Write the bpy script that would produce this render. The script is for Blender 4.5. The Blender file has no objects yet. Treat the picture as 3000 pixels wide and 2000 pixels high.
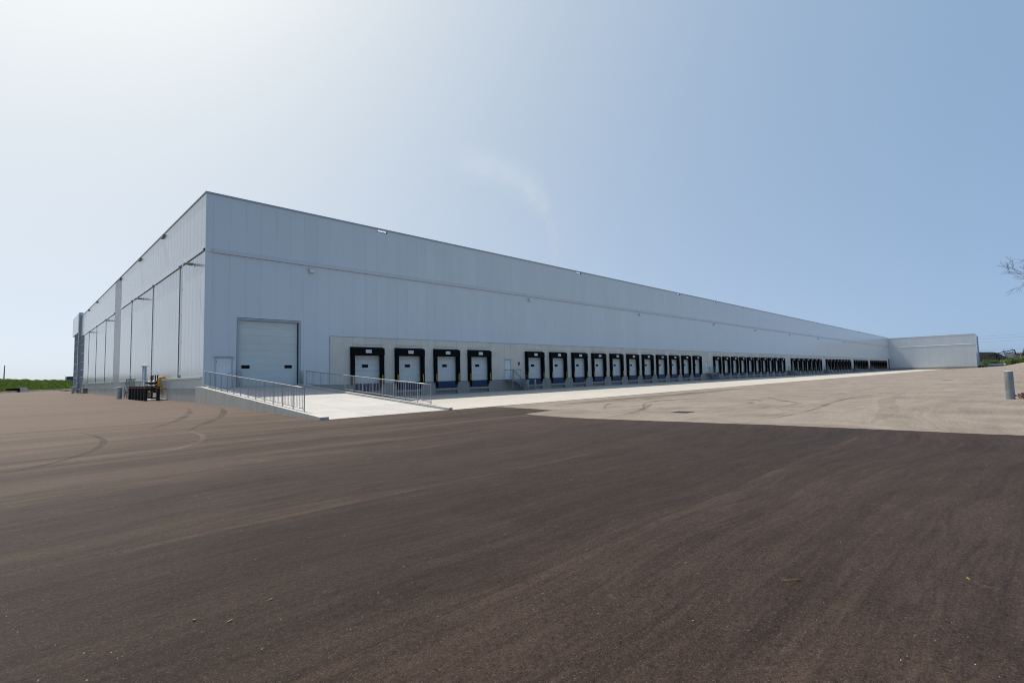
import bpy, bmesh, math, random
from mathutils import Vector, Matrix, noise as mnoise
random.seed(7)
R = math.radians
scene = bpy.context.scene
COL = scene.collection

# ---------------------------------------------------------------- camera
def add_camera():
    yaw, pitch, roll = R(45.208), R(3.948), R(-1.384)
    f = Vector((math.sin(yaw)*math.cos(pitch), math.cos(yaw)*math.cos(pitch), math.sin(pitch)))
    r0 = Vector((math.cos(yaw), -math.sin(yaw), 0)); u0 = r0.cross(f)
    r = math.cos(roll)*r0 + math.sin(roll)*u0
    u = -math.sin(roll)*r0 + math.cos(roll)*u0
    cd = bpy.data.cameras.new('camera'); c = bpy.data.objects.new('camera', cd); COL.objects.link(c)
    m = Matrix((( r.x, u.x, -f.x, -9.317), (r.y, u.y, -f.y, -39.158), (r.z, u.z, -f.z, 1.617), (0, 0, 0, 1)))
    c.matrix_world = m
    cd.sensor_width = 36.0; cd.lens = 1459.8*36/3000; cd.clip_start = 0.05; cd.clip_end = 6000
    scene.camera = c
add_camera()

# ---------------------------------------------------------------- light
SUNV = Vector((-0.055, 0.60, 1.0)).normalized()
SUN_EL = math.asin(SUNV.z); SUN_AZ = math.atan2(SUNV.x, SUNV.y)
w = bpy.data.worlds.new('World'); scene.world = w; w.use_nodes = True
nt = w.node_tree; nt.nodes.clear()
sky = nt.nodes.new('ShaderNodeTexSky'); sky.sky_type = 'NISHITA'; sky.sun_disc = False
sky.sun_elevation = SUN_EL; sky.sun_rotation = SUN_AZ
sky.altitude = 100; sky.air_density = 0.3; sky.dust_density = 2.0; sky.ozone_density = 3.0
bg = nt.nodes.new('ShaderNodeBackground'); bg.inputs['Strength'].default_value = 0.05
wo = nt.nodes.new('ShaderNodeOutputWorld')
# summer haze: an even veil plus sunlight scattered forward by the moist air (thicker towards the horizon)
def wm(op, x, y=None):
    n = nt.nodes.new('ShaderNodeMath'); n.operation = op
    for i, v in enumerate((x, y)):
        if v is None: continue
        if isinstance(v, (int, float)): n.inputs[i].default_value = v
        else: nt.links.new(v, n.inputs[i])
    return n.outputs[0]
tc = nt.nodes.new('ShaderNodeTexCoord'); dp = nt.nodes.new('ShaderNodeVectorMath'); dp.operation = 'DOT_PRODUCT'
nt.links.new(tc.outputs['Generated'], dp.inputs[0]); dp.inputs[1].default_value = SUNV
sz = nt.nodes.new('ShaderNodeSeparateXYZ'); nt.links.new(tc.outputs['Generated'], sz.inputs[0])
phase = wm('DIVIDE', 0.75, wm('POWER', wm('SUBTRACT', 1.25, dp.outputs['Value']), 1.5))
air = wm('SUBTRACT', 1.0, wm('POWER', 2.71828, wm('DIVIDE', -0.4, wm('ADD', wm('MAXIMUM', sz.outputs['Z'], 0.0), 0.05))))
hz = nt.nodes.new('ShaderNodeVectorMath'); hz.operation = 'MULTIPLY_ADD'
hz.inputs[0].default_value = (0.372, 0.296, 0.134); nt.links.new(wm('MULTIPLY', phase, air), hz.inputs[1]); hz.inputs[2].default_value = (0.072, 0.230, 0.468)
veil = nt.nodes.new('ShaderNodeBackground'); nt.links.new(hz.outputs[0], veil.inputs['Color']); veil.inputs['Strength'].default_value = 1.0
ads = nt.nodes.new('ShaderNodeAddShader')
nt.links.new(sky.outputs[0], bg.inputs['Color']); nt.links.new(bg.outputs[0], ads.inputs[0]); nt.links.new(veil.outputs[0], ads.inputs[1])
nt.links.new(ads.outputs[0], wo.inputs['Surface'])
sl = bpy.data.lights.new('sun', 'SUN'); sl.energy = 5.0; sl.angle = R(0.6); sl.color = (1.0, 0.945, 0.87)
so = bpy.data.objects.new('sun', sl); COL.objects.link(so); so.location = (0, 0, 60)
so.rotation_euler = SUNV.to_track_quat('Z', 'Y').to_euler()
scene.view_settings.view_transform = 'Standard'; scene.view_settings.look = 'None'
scene.view_settings.exposure = 0.0; scene.view_settings.gamma = 1.0
scene.view_settings.use_curve_mapping = False
scene.render.engine = 'CYCLES'
scene.cycles.use_denoising = True; scene.cycles.filter_width = 1.1
scene.cycles.max_bounces = 6; scene.cycles.volume_bounces = 0
scene.cycles.transparent_max_bounces = 12

# ---------------------------------------------------------------- helpers
def thing(name, label, cat, loc=(0, 0, 0), rotz=0.0, group=None):
    o = bpy.data.objects.new(name, None); COL.objects.link(o)
    o.location = loc; o.rotation_euler = (0, 0, rotz); o.empty_display_size = 0.2
    return tag(o, label, cat, group)
def tag(o, label=None, cat=None, group=None, kind=None):
    if label: o['label'] = label
    if cat: o['category'] = cat
    if group: o['group'] = group
    if kind: o['kind'] = kind
    return o
class MB:
    def __init__(s): s.v = []; s.f = []
    def add(s, vs, fs):
        n = len(s.v); s.v += [tuple(v) for v in vs]; s.f += [tuple(i+n for i in f) for f in fs]; return s
    def box(s, x0, x1, y0, y1, z0, z1):
        return s.add([(x0,y0,z0),(x1,y0,z0),(x1,y1,z0),(x0,y1,z0),(x0,y0,z1),(x1,y0,z1),(x1,y1,z1),(x0,y1,z1)],
                     [(0,3,2,1),(4,5,6,7),(0,1,5,4),(1,2,6,5),(2,3,7,6),(3,0,4,7)])
    def tube(s, pts, rad, seg=8, cap=True):
        pts = [Vector(p) for p in pts]; rads = rad if isinstance(rad, (list, tuple)) else [rad]*len(pts)
        vs = []; fs = []
        t0 = (pts[1]-pts[0]).normalized()
        ref = Vector((0,0,1)) if abs(t0.z) < 0.9 else Vector((1,0,0))
        a = t0.cross(ref).normalized()
        for i, p in enumerate(pts):
            t = (pts[min(i+1, len(pts)-1)]-pts[max(i-1, 0)]).normalized()
            a = (a - t*a.dot(t)).normalized(); b = t.cross(a)
            for k in range(seg):
                an = 2*math.pi*k/seg
                vs.append(p + (a*math.cos(an)+b*math.sin(an))*rads[i])
        for i in range(len(pts)-1):
            for k in range(seg):
                k2 = (k+1) % seg
                fs.append((i*seg+k, i*seg+k2, (i+1)*seg+k2, (i+1)*seg+k))
        if cap:
            fs.append(tuple(range(seg-1, -1, -1))); fs.append(tuple((len(pts)-1)*seg+k for k in range(seg)))
        return s.add(vs, fs)
    def lathe(s, prof, seg=20, c=(0, 0, 0)):
        vs = []; fs = []
        for (r, z) in prof:
            for k in range(seg):
                an = 2*math.pi*k/seg; vs.append((c[0]+r*math.cos(an), c[1]+r*math.sin(an), c[2]+z))
        for i in range(len(prof)-1):
            for k in range(seg):
                k2 = (k+1) % seg; fs.append((i*seg+k, i*seg+k2, (i+1)*seg+k2, (i+1)*seg+k))
        fs.append(tuple(range(seg-1, -1, -1))); fs.append(tuple((len(prof)-1)*seg+k for k in range(seg)))
        return s.add(vs, fs)
    def prism_x(s, prof, x0, x1):      # closed profile of (y,z)
        n = len(prof)
        vs = [(x0, y, z) for y, z in prof] + [(x1, y, z) for y, z in prof]
        fs = [tuple(range(n)), tuple(range(2*n-1, n-1, -1))]
        for i in range(n): j = (i+1) % n; fs.append((j, i, n+i, n+j))
        return s.add(vs, fs)
    def mesh(s, name, mat=None, smooth=False, bevel=0.0, recalc=True):
        me = bpy.data.meshes.new(name); me.from_pydata(s.v, [], s.f)
        if recalc or bevel:
            bm = bmesh.new(); bm.from_mesh(me)
            bmesh.ops.recalc_face_normals(bm, faces=bm.faces[:])
            if bevel: bmesh.ops.bevel(bm, geom=bm.edges[:], offset=bevel, segments=1, affect='EDGES', clamp_overlap=True)
            bm.to_mesh(me); bm.free()
        if mat: me.materials.append(mat)
        if smooth:
            for p in me.polygons: p.use_smooth = True
        return me
    def obj(s, name, mat, parent=None, loc=(0, 0, 0), smooth=False, bevel=0.0, recalc=True):
        return put(name, s.mesh(name, mat, smooth, bevel, recalc), parent, loc)
def put(name, me, parent=None, loc=(0, 0, 0), rot=(0, 0, 0)):
    o = bpy.data.objects.new(name, me); COL.objects.link(o); o.location = loc; o.rotation_euler = rot
    if parent: o.parent = parent
    return o
_cache = {}
def box(name, x0, x1, y0, y1, z0, z1, mat, parent=None, bevel=0.0):
    dx, dy, dz = round(x1-x0, 4), round(y1-y0, 4), round(z1-z0, 4)
    key = (dx, dy, dz, mat.name, bevel)
    if key not in _cache:
        _cache[key] = MB().box(-dx/2, dx/2, -dy/2, dy/2, -dz/2, dz/2).mesh(name, mat, bevel=bevel)
    return put(name, _cache[key], parent, ((x0+x1)/2, (y0+y1)/2, (z0+z1)/2))
_tc = {}
def rod(name, length, rad, mat, parent, loc, seg=8):     # vertical rod standing on loc
    key = (round(length, 3), rad, mat.name, seg)
    if key not in _tc: _tc[key] = MB().tube([(0,0,0),(0,0,length)], rad, seg).mesh(name, mat, smooth=False)
    return put(name, _tc[key], parent, loc)
def copy_tree(o, parent=None):
    c = o.copy(); COL.objects.link(c); c.parent = parent
    for ch in KIDS(o): copy_tree(ch, c)
    return c
_kids = {}
def KIDS(o): return list(o.children)
ORD = ['first','second','third','fourth','fifth','sixth','seventh','eighth','ninth','tenth','eleventh']
NUM = {4:'four', 6:'six', 7:'seven', 8:'eight', 9:'nine', 10:'ten', 11:'eleven'}

# ---------------------------------------------------------------- materials
def newmat(name):
    m = bpy.data.materials.new(name); m.use_nodes = True
    n = m.node_tree.nodes; b = n['Principled BSDF']; return m, m.node_tree, b
def nz(nt_, scale, detail=4.0, rough=0.55, vec=None, dist=0.0):
    t = nt_.nodes.new('ShaderNodeTexNoise'); t.inputs['Scale'].default_value = scale
    t.inputs['Detail'].default_value = detail; t.inputs['Roughness'].default_value = rough; t.inputs['Distortion'].default_value = dist
    if vec is not None: nt_.links.new(vec, t.inputs['Vector'])
    return t.outputs['Fac']
def mathn(nt_, op, a, b=None, clamp=False):
    t = nt_.nodes.new('ShaderNodeMath'); t.operation = op; t.use_clamp = clamp
    for i, x in enumerate((a, b)):
        if x is None: continue
        if isinstance(x, (int, float)): t.inputs[i].default_value = x
        else: nt_.links.new(x, t.inputs[i])
    return t.outputs[0]
def ramp(nt_, fac, stops):
    t = nt_.nodes.new('ShaderNodeValToRGB'); e = t.color_ramp.elements
    while len(e) < len(stops): e.new(0.5)
    for i, (p, c) in enumerate(stops):
        e[i].position = p; e[i].color = (c[0], c[1], c[2], 1) if not isinstance(c, (int, float)) else (c, c, c, 1)
    nt_.links.new(fac, t.inputs['Fac']); return t.outputs['Color']
def mixc(nt_, fac, a, b, mode='MIX'):
    t = nt_.nodes.new('ShaderNodeMix'); t.data_type = 'RGBA'; t.blend_type = mode
    def s(i, x):
        if isinstance(x, (int, float)): t.inputs[i].default_value = x
        elif isinstance(x, tuple): t.inputs[i].default_value = (*x[:3], 1)
        else: nt_.links.new(x, t.inputs[i])
    s(0, fac); s(6, a); s(7, b); return t.outputs[2]
def wpos(nt_, sc=(1, 1, 1)):
    g = nt_.nodes.new('ShaderNodeNewGeometry'); mp = nt_.nodes.new('ShaderNodeMapping'); mp.inputs['Scale'].default_value = sc
    nt_.links.new(g.outputs['Position'], mp.inputs['Vector']); return mp.outputs['Vector']
def bump(nt_, b, h, strength, dist):
    t = nt_.nodes.new('ShaderNodeBump'); t.inputs['Strength'].default_value = strength; t.inputs['Distance'].default_value = dist
    nt_.links.new(h, t.inputs['Height']); nt_.links.new(t.outputs[0], b.inputs['Normal'])
def simple(name, col, rough=0.6, metal=0.0, var=0.12, scale=1.5, spec=0.4, bmp=0.0, bscale=40, rnd=0.0, stretch=(1,1,1)):
    m, t, b = newmat(name)
    f = nz(t, scale, 5, 0.6, wpos(t, stretch))
    lo = tuple(c*(1-var) for c in col); hi = tuple(min(1, c*(1+var)) for c in col)
    c = ramp(t, f, [(0.3, lo), (0.7, hi)])
    if rnd:
        oi = t.nodes.new('ShaderNodeObjectInfo')
        v = mathn(t, 'MULTIPLY_ADD', oi.outputs['Random'], rnd); t.nodes[-1].inputs[2].default_value = 1-rnd/2
        h = t.nodes.new('ShaderNodeHueSaturation'); t.links.new(v, h.inputs['Value']); t.links.new(c, h.inputs['Color']); c = h.outputs[0]
    t.links.new(c, b.inputs['Base Color'])
    b.inputs['Roughness'].default_value = rough; b.inputs['Metallic'].default_value = metal
    b.inputs['Specular IOR Level'].default_value = spec
    if bmp: bump(t, b, nz(t, bscale, 4, 0.6, wpos(t)), bmp, 0.01)
    return m
def concrete(name, base, stain, amt=0.5, fine=0.1, streak=True, rough=0.85):
    m, t, b = newmat(name); p = wpos(t)
    c = ramp(t, nz(t, 0.7, 6, 0.62, p), [(0.3, tuple(x*0.9 for x in base)), (0.7, tuple(x*1.06 for x in base))])
    if streak:
        s = nz(t, 1.0, 6, 0.65, wpos(t, (2.2, 2.2, 0.25)))
        c = mixc(t, mathn(t, 'MULTIPLY', ramp(t, s, [(0.52, 0.0), (0.72, 1.0)]), amt), c, stain)
    f = nz(t, 25, 4, 0.6, p)
    c = mixc(t, fine, c, ramp(t, f, [(0.3, tuple(x*0.55 for x in base)), (0.7, tuple(min(1, x*1.35) for x in base))]))
    oi = t.nodes.new('ShaderNodeObjectInfo')
    h = t.nodes.new('ShaderNodeHueSaturation'); v = mathn(t, 'MULTIPLY', oi.outputs['Random'], 0.09); v = mathn(t, 'ADD', v, 0.955)
    t.links.new(v, h.inputs['Value']); t.links.new(c, h.inputs['Color']); c = h.outputs[0]
    t.links.new(c, b.inputs['Base Color']); b.inputs['Roughness'].default_value = rough; b.inputs['Specular IOR Level'].default_value = 0.3
    bump(t, b, f, 0.25, 0.006)
    return m
def asphalt(name, lo, hi, dust_glare, dust_glare_amt, lanes=True):
    m, t, b = newmat(name); p = wpos(t)
    # travel streaks laid along the docks (x), gently wavering
    warp = nz(t, 0.05, 3, 0.5, p)
    g = t.nodes.new('ShaderNodeSeparateXYZ'); t.links.new(p, g.inputs[0])
    yw = mathn(t, 'ADD', g.outputs['Y'], mathn(t, 'MULTIPLY', warp, 5.0))
    cb = t.nodes.new('ShaderNodeCombineXYZ')
    t.links.new(mathn(t, 'MULTIPLY', g.outputs['X'], 0.075), cb.inputs[0]); t.links.new(yw, cb.inputs[1])
    st = nz(t, 1.5, 7, 0.7, cb.outputs[0])
    st_f = nz(t, 7.0, 8, 0.78, cb.outputs[0], 1.2)
    big = nz(t, 0.14, 5, 0.6, p)
    med = nz(t, 0.9, 6, 0.66, p, 0.8)
    f = mathn(t, 'ADD', mathn(t, 'ADD', mathn(t, 'MULTIPLY', st, 0.38), mathn(t, 'MULTIPLY', st_f, 0.27)), mathn(t, 'ADD', mathn(t, 'MULTIPLY', big, 0.15), mathn(t, 'MULTIPLY', med, 0.2)))
    c = ramp(t, f, [(0.41, lo), (0.59, hi)])
    if lanes:
        ln = mathn(t, 'DIVIDE', mathn(t, 'ADD', g.outputs['Y'], mathn(t, 'MULTIPLY', warp, 0.9)), 3.45)
        ln = mathn(t, 'ADD', ln, 0.42)
        wn = t.nodes.new('ShaderNodeTexWhiteNoise'); wn.noise_dimensions = '1D'; t.links.new(mathn(t, 'FLOOR', ln), wn.inputs['W'])
        tone = mathn(t, 'MULTIPLY_ADD', wn.outputs['Value'], 0.44); t.nodes[-1].inputs[2].default_value = 0.80
        hs = t.nodes.new('ShaderNodeHueSaturation'); t.links.new(tone, hs.inputs['Value']); t.links.new(c, hs.inputs['Color']); c = hs.outputs[0]
        fr = mathn(t, 'ABSOLUTE', mathn(t, 'SUBTRACT', mathn(t, 'FRACT', ln), 0.5))
        seam = mathn(t, 'MULTIPLY', mathn(t, 'GREATER_THAN', fr, 0.4975), ramp(t, nz(t, 0.8, 3, 0.6, p), [(0.4, 0.0), (0.6, 0.6)]))
        c = mixc(t, seam, c, tuple(x*0.45 for x in lo))
        lip = mathn(t, 'MULTIPLY', mathn(t, 'GREATER_THAN', mathn(t, 'FRACT', ln), 0.965), ramp(t, nz(t, 0.5, 5, 0.7, p), [(0.42, 0.0), (0.62, 0.45)]))
        c = mixc(t, lip, c, tuple(x*1.7 for x in hi))
        # dusty film with sun glare painted in, paler towards the building and left
        glare_mask = t.nodes.new('ShaderNodeMapRange'); glare_mask.inputs[1].default_value = -34.0; glare_mask.inputs[2].default_value = -8.0
        glare_mask.inputs[3].default_value = -0.22; glare_mask.inputs[4].default_value = 0.24
        t.links.new(mathn(t, 'SUBTRACT', g.outputs['Y'], mathn(t, 'MULTIPLY', g.outputs['X'], 0.35)), glare_mask.inputs[0])
        dn = mathn(t, 'ADD', nz(t, 0.6, 9, 0.74, cb.outputs[0], 0.5), glare_mask.outputs[0])
    else:
        dn = nz(t, 0.25, 9, 0.72, p, 1.5)
    c = mixc(t, 1.0, c, ramp(t, st_f, [(0.33, 0.80), (0.5, 1.0), (0.68, 1.22)] if lanes else [(0.33, 0.94), (0.68, 1.06)]), 'MULTIPLY')
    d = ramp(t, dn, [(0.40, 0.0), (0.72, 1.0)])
    c = mixc(t, mathn(t, 'MULTIPLY', d, dust_glare_amt), c, dust_glare)
    # pale scuffs and small dark pits
    sc_ = ramp(t, nz(t, 1.7, 5, 0.7, p, 1.0), [(0.64, 0.0), (0.74, 0.30)])
    c = mixc(t, sc_, c, tuple(min(1, x*1.0) for x in dust_glare))
    pit = ramp(t, nz(t, 13, 3, 0.7, p, 0.5), [(0.31, 0.55), (0.37, 0.0)])
    c = mixc(t, pit, c, tuple(x*0.35 for x in lo))
    # dark oily patches
    oil = ramp(t, nz(t, 0.42, 4, 0.7, cb.outputs[0], 1.2), [(0.64, 0.0), (0.74, 0.5)])
    c = mixc(t, oil, c, tuple(x*0.75 for x in lo))
    sp = nz(t, 85, 2, 0.75, p)
    c = mixc(t, 1.0, c, ramp(t, sp, [(0.28, 0.45), (0.5, 0.95), (0.72, 1.5)]), 'MULTIPLY')
    sp2 = nz(t, 24, 5, 0.75, p)
    c = mixc(t, 1.0, c, ramp(t, sp2, [(0.30, 0.40), (0.43, 0.92), (0.55, 1.04), (0.72, 1.32)]), 'MULTIPLY')
    vo = t.nodes.new('ShaderNodeTexVoronoi'); vo.inputs['Scale'].default_value = 55; t.links.new(p, vo.inputs['Vector'])
    st2 = mathn(t, 'MULTIPLY', mathn(t, 'LESS_THAN', vo.outputs['Distance'], 0.24), mathn(t, 'GREATER_THAN', nz(t, 40, 1, 0.5, p), 0.55))
    c = mixc(t, mathn(t, 'MULTIPLY', st2, 0.35), c, (0.20, 0.165, 0.135))
    t.links.new(c, b.inputs['Base Color']); b.inputs['Roughness'].default_value = 0.62; b.inputs['Specular IOR Level'].default_value = 0.09
    bump(t, b, mathn(t, 'ADD', sp, mathn(t, 'MULTIPLY', sp2, 1.2)), 0.7, 0.014)
    return m
def leafmat(name, lo, hi, sub=True):
    m, t, b = newmat(name); p = wpos(t)
    c = ramp(t, nz(t, 1.6, 4, 0.7, p), [(0.3, lo), (0.7, hi)])
    t.links.new(c, b.inputs['Base Color']); b.inputs['Roughness'].default_value = 0.6; b.inputs['Specular IOR Level'].default_value = 0.25
    if sub:
        tr = t.nodes.new('ShaderNodeBsdfTranslucent'); t.links.new(c, tr.inputs['Color'])
        mx = t.nodes.new('ShaderNodeMixShader'); mx.inputs[0].default_value = 0.35
        t.links.new(b.outputs[0], mx.inputs[1]); t.links.new(tr.outputs[0], mx.inputs[2]); t.links.new(mx.outputs[0], t.nodes['Material Output'].inputs['Surface'])
    return m
def glass(name, col=(0.015, 0.02, 0.025), rough=0.03):
    m, t, b = newmat(name); b.inputs['Base Color'].default_value = (*col, 1); b.inputs['Roughness'].default_value = rough
    b.inputs['Specular IOR Level'].default_value = 0.6; b.inputs['IOR'].default_value = 1.6
    bump(t, b, nz(t, 0.6, 2, 0.5, wpos(t)), 0.04, 0.02); return m

M = {}
M['panel'] = simple('white_metal_panel', (0.59, 0.63, 0.645), 0.20, 0, 0.025, 0.35, 0.85, 0.06, 3.0, rnd=0.035, stretch=(1, 1, 0.3))
M['ribbed'] = simple('grey_ribbed_metal', (0.47, 0.49, 0.48), 0.28, 0, 0.03, 0.5, 0.45)
M['trim'] = simple('trim_metal', (0.55, 0.595, 0.62), 0.45, 0, 0.03, 1.0)
M['coping'] = simple('coping_metal', (0.37, 0.42, 0.45), 0.45, 0, 0.04, 1.0)
M['liner'] = simple('dark_liner', (0.28, 0.30, 0.325), 0.8, 0, 0.1)
M['roof'] = simple('roof_membrane', (0.55, 0.55, 0.54), 0.8, 0, 0.05)
M['precast'] = concrete('precast_concrete', (0.655, 0.625, 0.555), (0.46, 0.41, 0.33), 0.4, 0.08)
M['found'] = concrete('foundation_concrete', (0.31, 0.298, 0.27), (0.14, 0.13, 0.11), 0.6, 0.14)  # same concrete as the side wall, darkened for the deep shade at the docks
M['found_side'] = concrete('plinth_concrete', (0.40, 0.39, 0.36), (0.22, 0.21, 0.18), 0.6, 0.14)  # lighter copy of the foundation concrete for the brighter side wall
M['apron'] = concrete('apron_concrete', (0.43, 0.392, 0.342), (0.30, 0.26, 0.205), 0.4, 0.10, True, 0.8)
M['rampc'] = concrete('ramp_concrete', (0.445, 0.418, 0.385), (0.33, 0.305, 0.265), 0.45, 0.12, True, 0.8)
M['kerb'] = concrete('kerb_concrete', (0.475, 0.455, 0.405), (0.25, 0.23, 0.185), 0.6, 0.18)
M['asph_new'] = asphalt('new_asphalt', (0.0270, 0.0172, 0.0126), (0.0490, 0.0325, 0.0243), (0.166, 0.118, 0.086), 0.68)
M['asph_old'] = asphalt('old_asphalt', (0.155, 0.126, 0.100), (0.255, 0.209, 0.168), (0.35, 0.296, 0.240), 0.65, False)
M['black'] = simple('black_foam_fabric', (0.0045, 0.0045, 0.0055), 0.8, 0, 0.2, 3.0, 0.12, 0.2, 15)
M['rubber'] = simple('black_rubber', (0.005, 0.005, 0.006), 0.75, 0, 0.2, 5, 0.15)
M['yellow'] = simple('yellow_guide', (0.52, 0.30, 0.012), 0.55, 0, 0.12, 4)
M['white'] = simple('white_paint', (0.60, 0.64, 0.615), 0.5, 0, 0.03, 1.0, 0.3, rnd=0.03)
M['white2'] = simple('door_white', (0.70, 0.73, 0.75), 0.45, 0, 0.03, 1.0)
M['sign'] = simple('sign_white', (0.75, 0.78, 0.82), 0.5, 0, 0.03, 4)
M['signblue'] = simple('sign_blue', (0.02, 0.05, 0.20), 0.5, 0, 0.1, 8)
M['blue'] = simple('leveler_blue', (0.007, 0.026, 0.085), 0.5, 0.0, 0.25, 2.5)
M['galv'] = simple('galvanised_steel', (0.31, 0.33, 0.345), 0.42, 0.65, 0.14, 3.0)
M['greysteel'] = simple('grey_painted_steel', (0.17, 0.21, 0.235), 0.5, 0.2, 0.15, 2.0)
M['bollard'] = simple('grey_bollard_paint', (0.36, 0.39, 0.40), 0.45, 0.15, 0.14, 2.5)
M['galvdark'] = simple('weathered_galvanised', (0.22, 0.245, 0.26), 0.42, 0.35, 0.22, 3.5)
M['darksteel'] = simple('dark_steel', (0.035, 0.045, 0.055), 0.5, 0.3, 0.2, 2)
M['glass'] = glass('window_glass', (0.20, 0.225, 0.245), 0.04)
M['glass_sky'] = glass('curtain_glass', (0.02, 0.04, 0.05), 0.04)
M['pane'] = simple('door_window', (0.004, 0.004, 0.005), 0.35, 0, 0.1, 3, 0.12)
M['orange'] = simple('orange_band', (0.40, 0.13, 0.02), 0.6)
M['gasyellow'] = simple('gas_pipe_yellow', (0.62, 0.33, 0.015), 0.5, 0, 0.1, 4)
M['iron'] = simple('black_iron', (0.012, 0.013, 0.016), 0.5, 0.3, 0.3, 6)
M['red'] = simple('alarm_red', (0.22, 0.015, 0.012), 0.5)
M['lamp'] = simple('lamp_housing', (0.55, 0.57, 0.55), 0.5, 0, 0.05, 3)
M['lampdark'] = simple('lamp_bronze', (0.26, 0.25, 0.22), 0.5, 0.3, 0.1, 3)
M['grass'] = leafmat('grass_blades', (0.050, 0.098, 0.018), (0.19, 0.27, 0.055))
M['leaf'] = leafmat('leaf_green', (0.025, 0.06, 0.010), (0.09, 0.15, 0.03))
M['leafdark'] = leafmat('leaf_dark', (0.012, 0.022, 0.014), (0.03, 0.05, 0.028))
M['soil'] = simple('soil', (0.055, 0.065, 0.025), 0.95, 0, 0.35, 0.4)
M['bark'] = simple('bark', (0.075, 0.066, 0.062), 0.9, 0, 0.25, 6)
M['deadleaf'] = simple('dead_leaf', (0.075, 0.030, 0.018), 0.8, 0, 0.4, 9)
M['wood'] = simple('pole_wood', (0.20, 0.15, 0.14), 0.9, 0, 0.2, 3)
M['bluecl'] = simple('blue_cladding', (0.02, 0.055, 0.12), 0.5, 0, 0.1, 0.5)
M['coal'] = simple('dark_aggregate', (0.007, 0.0075, 0.008), 0.95, 0, 0.4, 0.8, 0.2, 0.5, 2)
M['farbeige'] = simple('beige_block', (0.42, 0.40, 0.36), 0.8, 0, 0.06, 0.2)
M['farbrown'] = simple('brown_block', (0.16, 0.125, 0.115), 0.8, 0, 0.1, 0.2)
M['culvert'] = simple('culvert_pipe', (0.30, 0.33, 0.35), 0.6, 0.1, 0.15, 1.0)

# ---------------------------------------------------------------- ground
def sstep(a, b, x):
    t = max(0.0, min(1.0, (x-a)/(b-a))); return t*t*(3-2*t)
def lerp_pts(pts, x):
    if x <= pts[0][0]: return pts[0][1]
    for (a, va), (b, vb) in zip(pts, pts[1:]):
        if x <= b: return va + (vb-va)*(x-a)/(b-a)
    return pts[-1][1]
GL = [(-19.5, 0.0), (-14, 0.095), (-6, 0.245), (0, 0.265), (36, 0.32), (72, 0.40), (130, 0.45)]
def g(x, y):
    z = lerp_pts(GL, y)*(1-sstep(0.5, 5.0, x))
    z += 0.15*sstep(9, 19, x)*(1-sstep(-38.5, -31, y))*(1-sstep(60, 140, x))
    far = sstep(120, 300, x)
    z += far*(0.35*(1-sstep(-30, -20.5, y)) + 0.45*(1-sstep(-37, -30, y)) + 1.5*(1-sstep(-46, -37, y)))
    return z
def grid_sheet(name, xs, ys, mat, off, keep=None):
    mb = MB(); idx = {}
    for j, y in enumerate(ys):
        for i, x in enumerate(xs):
            idx[i, j] = len(mb.v); mb.v.append((x, y, g(x, y)+off))
    for j in range(len(ys)-1):
        for i in range(len(xs)-1):
            cx, cy = (xs[i]+xs[i+1])/2, (ys[j]+ys[j+1])/2
            if keep and not keep(cx, cy): continue
            mb.f.append((idx[i, j], idx[i+1, j], idx[i+1, j+1], idx[i, j+1]))
    return mb.obj(name, mat, recalc=False)
XS = sorted(set([-90, -60, -40, -30, -22, -16, -12, -9, -7, -5, -4, -3, -2, -1, 0, 1, 2, 3, 4, 5, 7, 9, 10.5, 12, 13.5, 15, 16.5, 18, 19.5, 22, 26, 32, 40, 55, 70, 90, 120] + list(range(130, 401, 10))))
YS = sorted(set([-160, -120, -90, -70, -60, -52, -48, -46, -44, -42, -40, -38.5, -37, -35, -33, -31, -30, -28, -26, -24, -22, -20.5, -19.5, -17, -14, -11, -8, -6, -3, 0, 8, 18, 27, 36, 48, 60, 72, 90, 110, 130, 160, 200, 240]))
def build_ground():
    big = [-2500, -1200, -500, -250, -140]; bx = big + XS + [450, 600, 900, 1500, 3000]; by = [-2500, -1200, -500, -250] + YS + [280, 400, 700, 1500, 3000]
    gr = grid_sheet('ground', bx, by, M['soil'], -0.06); tag(gr, kind='structure')
    yard = grid_sheet('yard_asphalt', XS, YS, M['asph_old'], 0.0); tag(yard, kind='structure')
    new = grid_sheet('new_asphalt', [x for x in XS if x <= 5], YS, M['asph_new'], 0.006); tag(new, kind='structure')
    # the seam of the new mat against the weathered yard
    edge = [(7.6, -160), (7.4, -60), (6.8, -39.3), (6.5, -34.7), (5.9, -30.5), (5.62, -28.6), (5.5, -27.1), (5.75, -25.6), (6.18, -24.38), (7.2, -24.3), (8.31, -24.12), (8.55, -22.5), (8.85, -20.6), (8.99, -19.45)]
    random.seed(3); pts = []
    for (a, b) in zip(edge, edge[1:]):
        n = max(2, int((Vector(b)-Vector(a)).length/0.12)) if a[1] > -62 else 4
        for k in range(n):
            t = k/n; pts.append((a[0]+(b[0]-a[0])*t+random.uniform(-.03, .03)+0.09*mnoise.noise(Vector((0, (a[1]+(b[1]-a[1])*t)*0.9, 5))), a[1]+(b[1]-a[1])*t+random.uniform(-.03, .03)))
    pts.append(edge[-1])
    mb = MB(); n = len(pts)
    mb.v = [(x, y, 0.006) for x, y in pts] + [(5.0, y, 0.006) for x, y in pts]
    mb.f = [(i, i+1, n+i+1, n+i) for i in range(n-1)]
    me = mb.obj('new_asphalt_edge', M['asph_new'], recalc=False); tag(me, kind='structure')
    return new
build_ground()

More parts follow.
